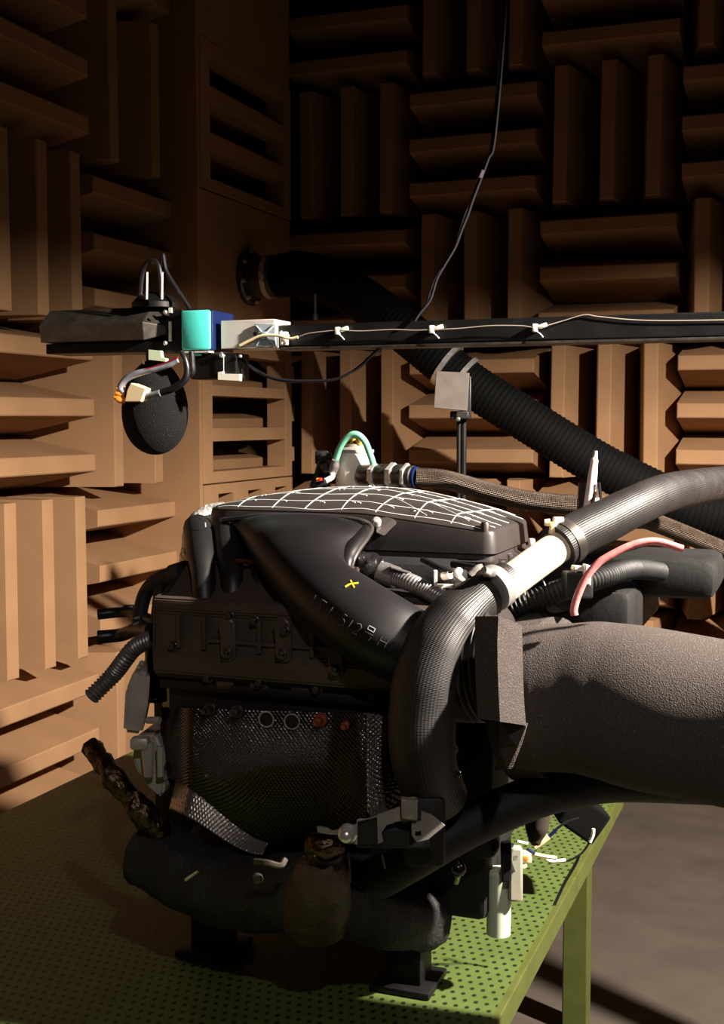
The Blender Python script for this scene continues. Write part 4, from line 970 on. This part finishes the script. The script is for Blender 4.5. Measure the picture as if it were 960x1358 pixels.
link('square_hole_plate', bm, M_brk, t, smooth=False)
bm = plate([(420, 1097), (424, 1096), (434, 1098), (440, 1102), (450, 1100), (458, 1096), (474, 1093), (474, 1120), (462, 1119), (452, 1113), (450, 1107), (438, 1107), (421, 1104)], 1.62)
link('bolted_tab', bm, M_brk, t, smooth=False)
bm = nb(); lathe(bm, [(0, -.002), (.013, -.002), (.013, .004), (.010, .007), (0, .007)], D(461, 1105, 1.61), -FW, 20); lathe(bm, [(0, .004), (.007, .004), (.007, .014), (.004, .016), (0, .016)], D(459, 1107, 1.60), -FW, 12)
link('bolt', bm, M_steel, t)
bm = plate([(474, 1094), (502, 1086), (502, 1120), (474, 1120)], 1.625, .02); link('dark_web', bm, M_iron, t, smooth=False)
link('backing', box(nb(), D(520, 1105, 1.66), (.10, .05, .03), (RT, FW, UP), .005), M_iron, t, angle=20)
# cloth hose end and ball studs
tag(link('cloth_hose_end', tube(nb(), [D(574, 955, 1.80), D(584, 976, 1.775), D(594, 998, 1.75)], [px2m(11, 1.78), px2m(13, 1.78), px2m(15, 1.76)], 18, 6), mat('grey_cloth_hose', (112, 104, 108), .6, bump=('noise', 300, .8, .002))), 'short grey cloth hose end beside the radiator hose bend', 'hose')
bm = nb(); box(bm, D(560, 1090, 1.76), (.06, .12, .10), (RT, FW, UP), .01); lohi(bm, (-.62, 1.79, .62), (-.47, 1.92, .95), .015); link('front_mount', bm, M_iron, ENG, angle=25)
for i, (px, py, d, r, lab) in enumerate(((608, 1026, 1.64, 5, 'small dark ball stud beside the radiator hose end'), (607, 1152, 1.62, 11, 'black ball knob above the green platform'))):
    c = D(px, py, d); bm = nb(); rr = px2m(r, d)
    lathe(bm, [(max(1e-7, rr * math.sin(math.pi * k / 12)), -rr * math.cos(math.pi * k / 12)) for k in range(13)], c, UZ, 20); tube(bm, [c - UZ * rr * .6, c + FW * .03 - UZ * rr * 2.4], rr * .45, 10, 3)
    tag(link('ball_stud', bm, mat('gloss_black', (14, 13, 14), .12)), lab, 'stud', 'dark ball studs low on the engine')
# wiring over the green platform
t = thing('platform_wiring', D(690, 1140, 1.95), 'loose white, blue and black wires with a cream plug over the green platform', 'wiring')
W = lambda pts, d0, d1, r, m_, nm='wire': link(nm, tube(nb(), [D(x, y, d0 + (d1 - d0) * i / (len(pts) - 1)) for i, (x, y) in enumerate(pts)], r, 8, 8), m_, t)
W([(768, 1085), (757, 1088), (745, 1094), (736, 1101)], 1.95, 1.95, .0022, M_wire)
W([(738, 1100), (728, 1109)], 1.95, 1.95, .003, M_blue); W([(727, 1109), (718, 1116), (708, 1122)], 1.95, 1.95, .0055, M_cream, 'white_splice')
W([(787, 1099), (786, 1108), (782, 1117)], 1.95, 1.95, .0028, M_white); W([(782, 1116), (776, 1126), (768, 1134), (755, 1141), (748, 1142)], 1.95, 1.95, .0018, M_wire)
W([(750, 1141), (740, 1142), (730, 1142), (724, 1139)], 1.95, 1.95, .0033, M_white); W([(738, 1138), (724, 1136), (705, 1132), (690, 1129)], 1.94, 1.94, .0032, M_cream); W([(709, 1132), (699, 1126)], 1.93, 1.93, .003, M_blue)
W([(768, 1134), (764, 1144), (756, 1158), (748, 1172), (735, 1200)], 1.95, 1.97, .0025, M_wire); W([(686, 1116), (700, 1119)], 1.94, 1.94, .0025, M_pgreen)
link('cream_plug', box(nb(), D(698, 1138, 1.92), (.016, .012, .012), ((RT - UP * .1).normalized(), FW, UP), .002), M_cream, t)
link('orange_insert', box(nb(), D(697, 1138, 1.912), (.009, .004, .007), ((RT - UP * .1).normalized(), FW, UP), .001), M_org, t)
link('small_plug', box(nb(), D(695, 1148, 1.92), (.010, .010, .008), ((RT + UP * .5).normalized(), FW, UP), .002), M_cream, t)
t = thing('pale_sensor_can', D(665, 1175, 1.9), 'pale grey sensor can with black tape at the bottom, beside the cream plug', 'sensor')
bm = nb(); lathe(bm, [(0, 0), (.019, 0), (.019, .10), (.015, .105), (0, .105)], D(661, 1238, 1.92), UZ, 24); link('can', bm, mat('pale_grey_paint', (196, 204, 182), .5, var=.08), t)
bm = nb(); box(bm, D(683, 1158, 1.9), (.022, .02, .085), ((RT).normalized(), FW, UP), .004); box(bm, D(682, 1136, 1.9), (.016, .02, .016), (RT, FW, UP), .004); link('terminal_block', bm, mat('aged_white', (150, 148, 132), .6, var=.15), t, angle=20)
bm = nb(); box(bm, D(671, 1142, 1.88), (.016, .02, .06), ((RT + UP * .15).normalized(), FW, UP), .003); tube(bm, [D(675, 1118, 1.9), D(672, 1140, 1.89), D(677, 1158, 1.885)], .008, 8, 5); link('black_tape', bm, M_wire, t, angle=20)
t = thing('cloth_boot', D(710, 1100, 1.85), 'dark olive cloth boot hanging under the thick lower hose', 'boot')
link('boot', tube(nb(), [D(715, 1070, 1.86), D(712, 1095, 1.86), D(709, 1115, 1.86), D(707, 1121, 1.86)], [px2m(17, 1.86), px2m(16, 1.86), px2m(9, 1.86), px2m(3, 1.86)], 16, 6), mat('dark_olive_cloth', (44, 36, 22), .85), t)
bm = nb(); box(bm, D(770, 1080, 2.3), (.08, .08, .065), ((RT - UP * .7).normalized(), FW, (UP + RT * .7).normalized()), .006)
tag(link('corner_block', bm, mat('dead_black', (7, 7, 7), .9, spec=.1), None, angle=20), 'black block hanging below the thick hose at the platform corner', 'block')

# ================================================================== WORK LAMP (outside the frame)
t = thing('work_lamp_stand', V((LAMP.x, LAMP.y, ZF)), 'tripod work lamp outside the picture on the right, with a barn door added to shade the upper walls', 'lamp')
sd = V((-LDIR.y, LDIR.x, 0))
hb_ = LAMP - LDIR * .12
bm = nb(); box(bm, hb_ - LDIR * .03, (.05, .26, .24), (LDIR, sd, UZ), .01); link('lamp_housing', bm, M_blk, t, angle=20)
p0, p1 = LAMP - LDIR * .06 + UZ * .12, LAMP + LDIR * .34 + UZ * -.089
dv = (p1 - p0); bm = nb(); box(bm, (p0 + p1) / 2, (dv.length, .9, .003), (dv.normalized(), sd, dv.normalized().cross(sd)), 0); link('added_barn_door', bm, M_blk, t, smooth=False)  # unseen flag, added to keep lamp light off the upper walls
link('mast', tube(nb(), [V((hb_.x, hb_.y, ZF)) - LDIR * .04, hb_ - LDIR * .04 - UZ * .1], .016, 12, 2), M_blk, t)
for k in range(3):
    a = 2 * math.pi * k / 3 + .4; q = V((hb_.x, hb_.y, 0)) - LDIR * .04
    link('leg', tube(nb(), [q + UZ * .5, q + V((math.cos(a) * .4, math.sin(a) * .4, ZF + .012))], .011, 10, 2), M_blk, t)
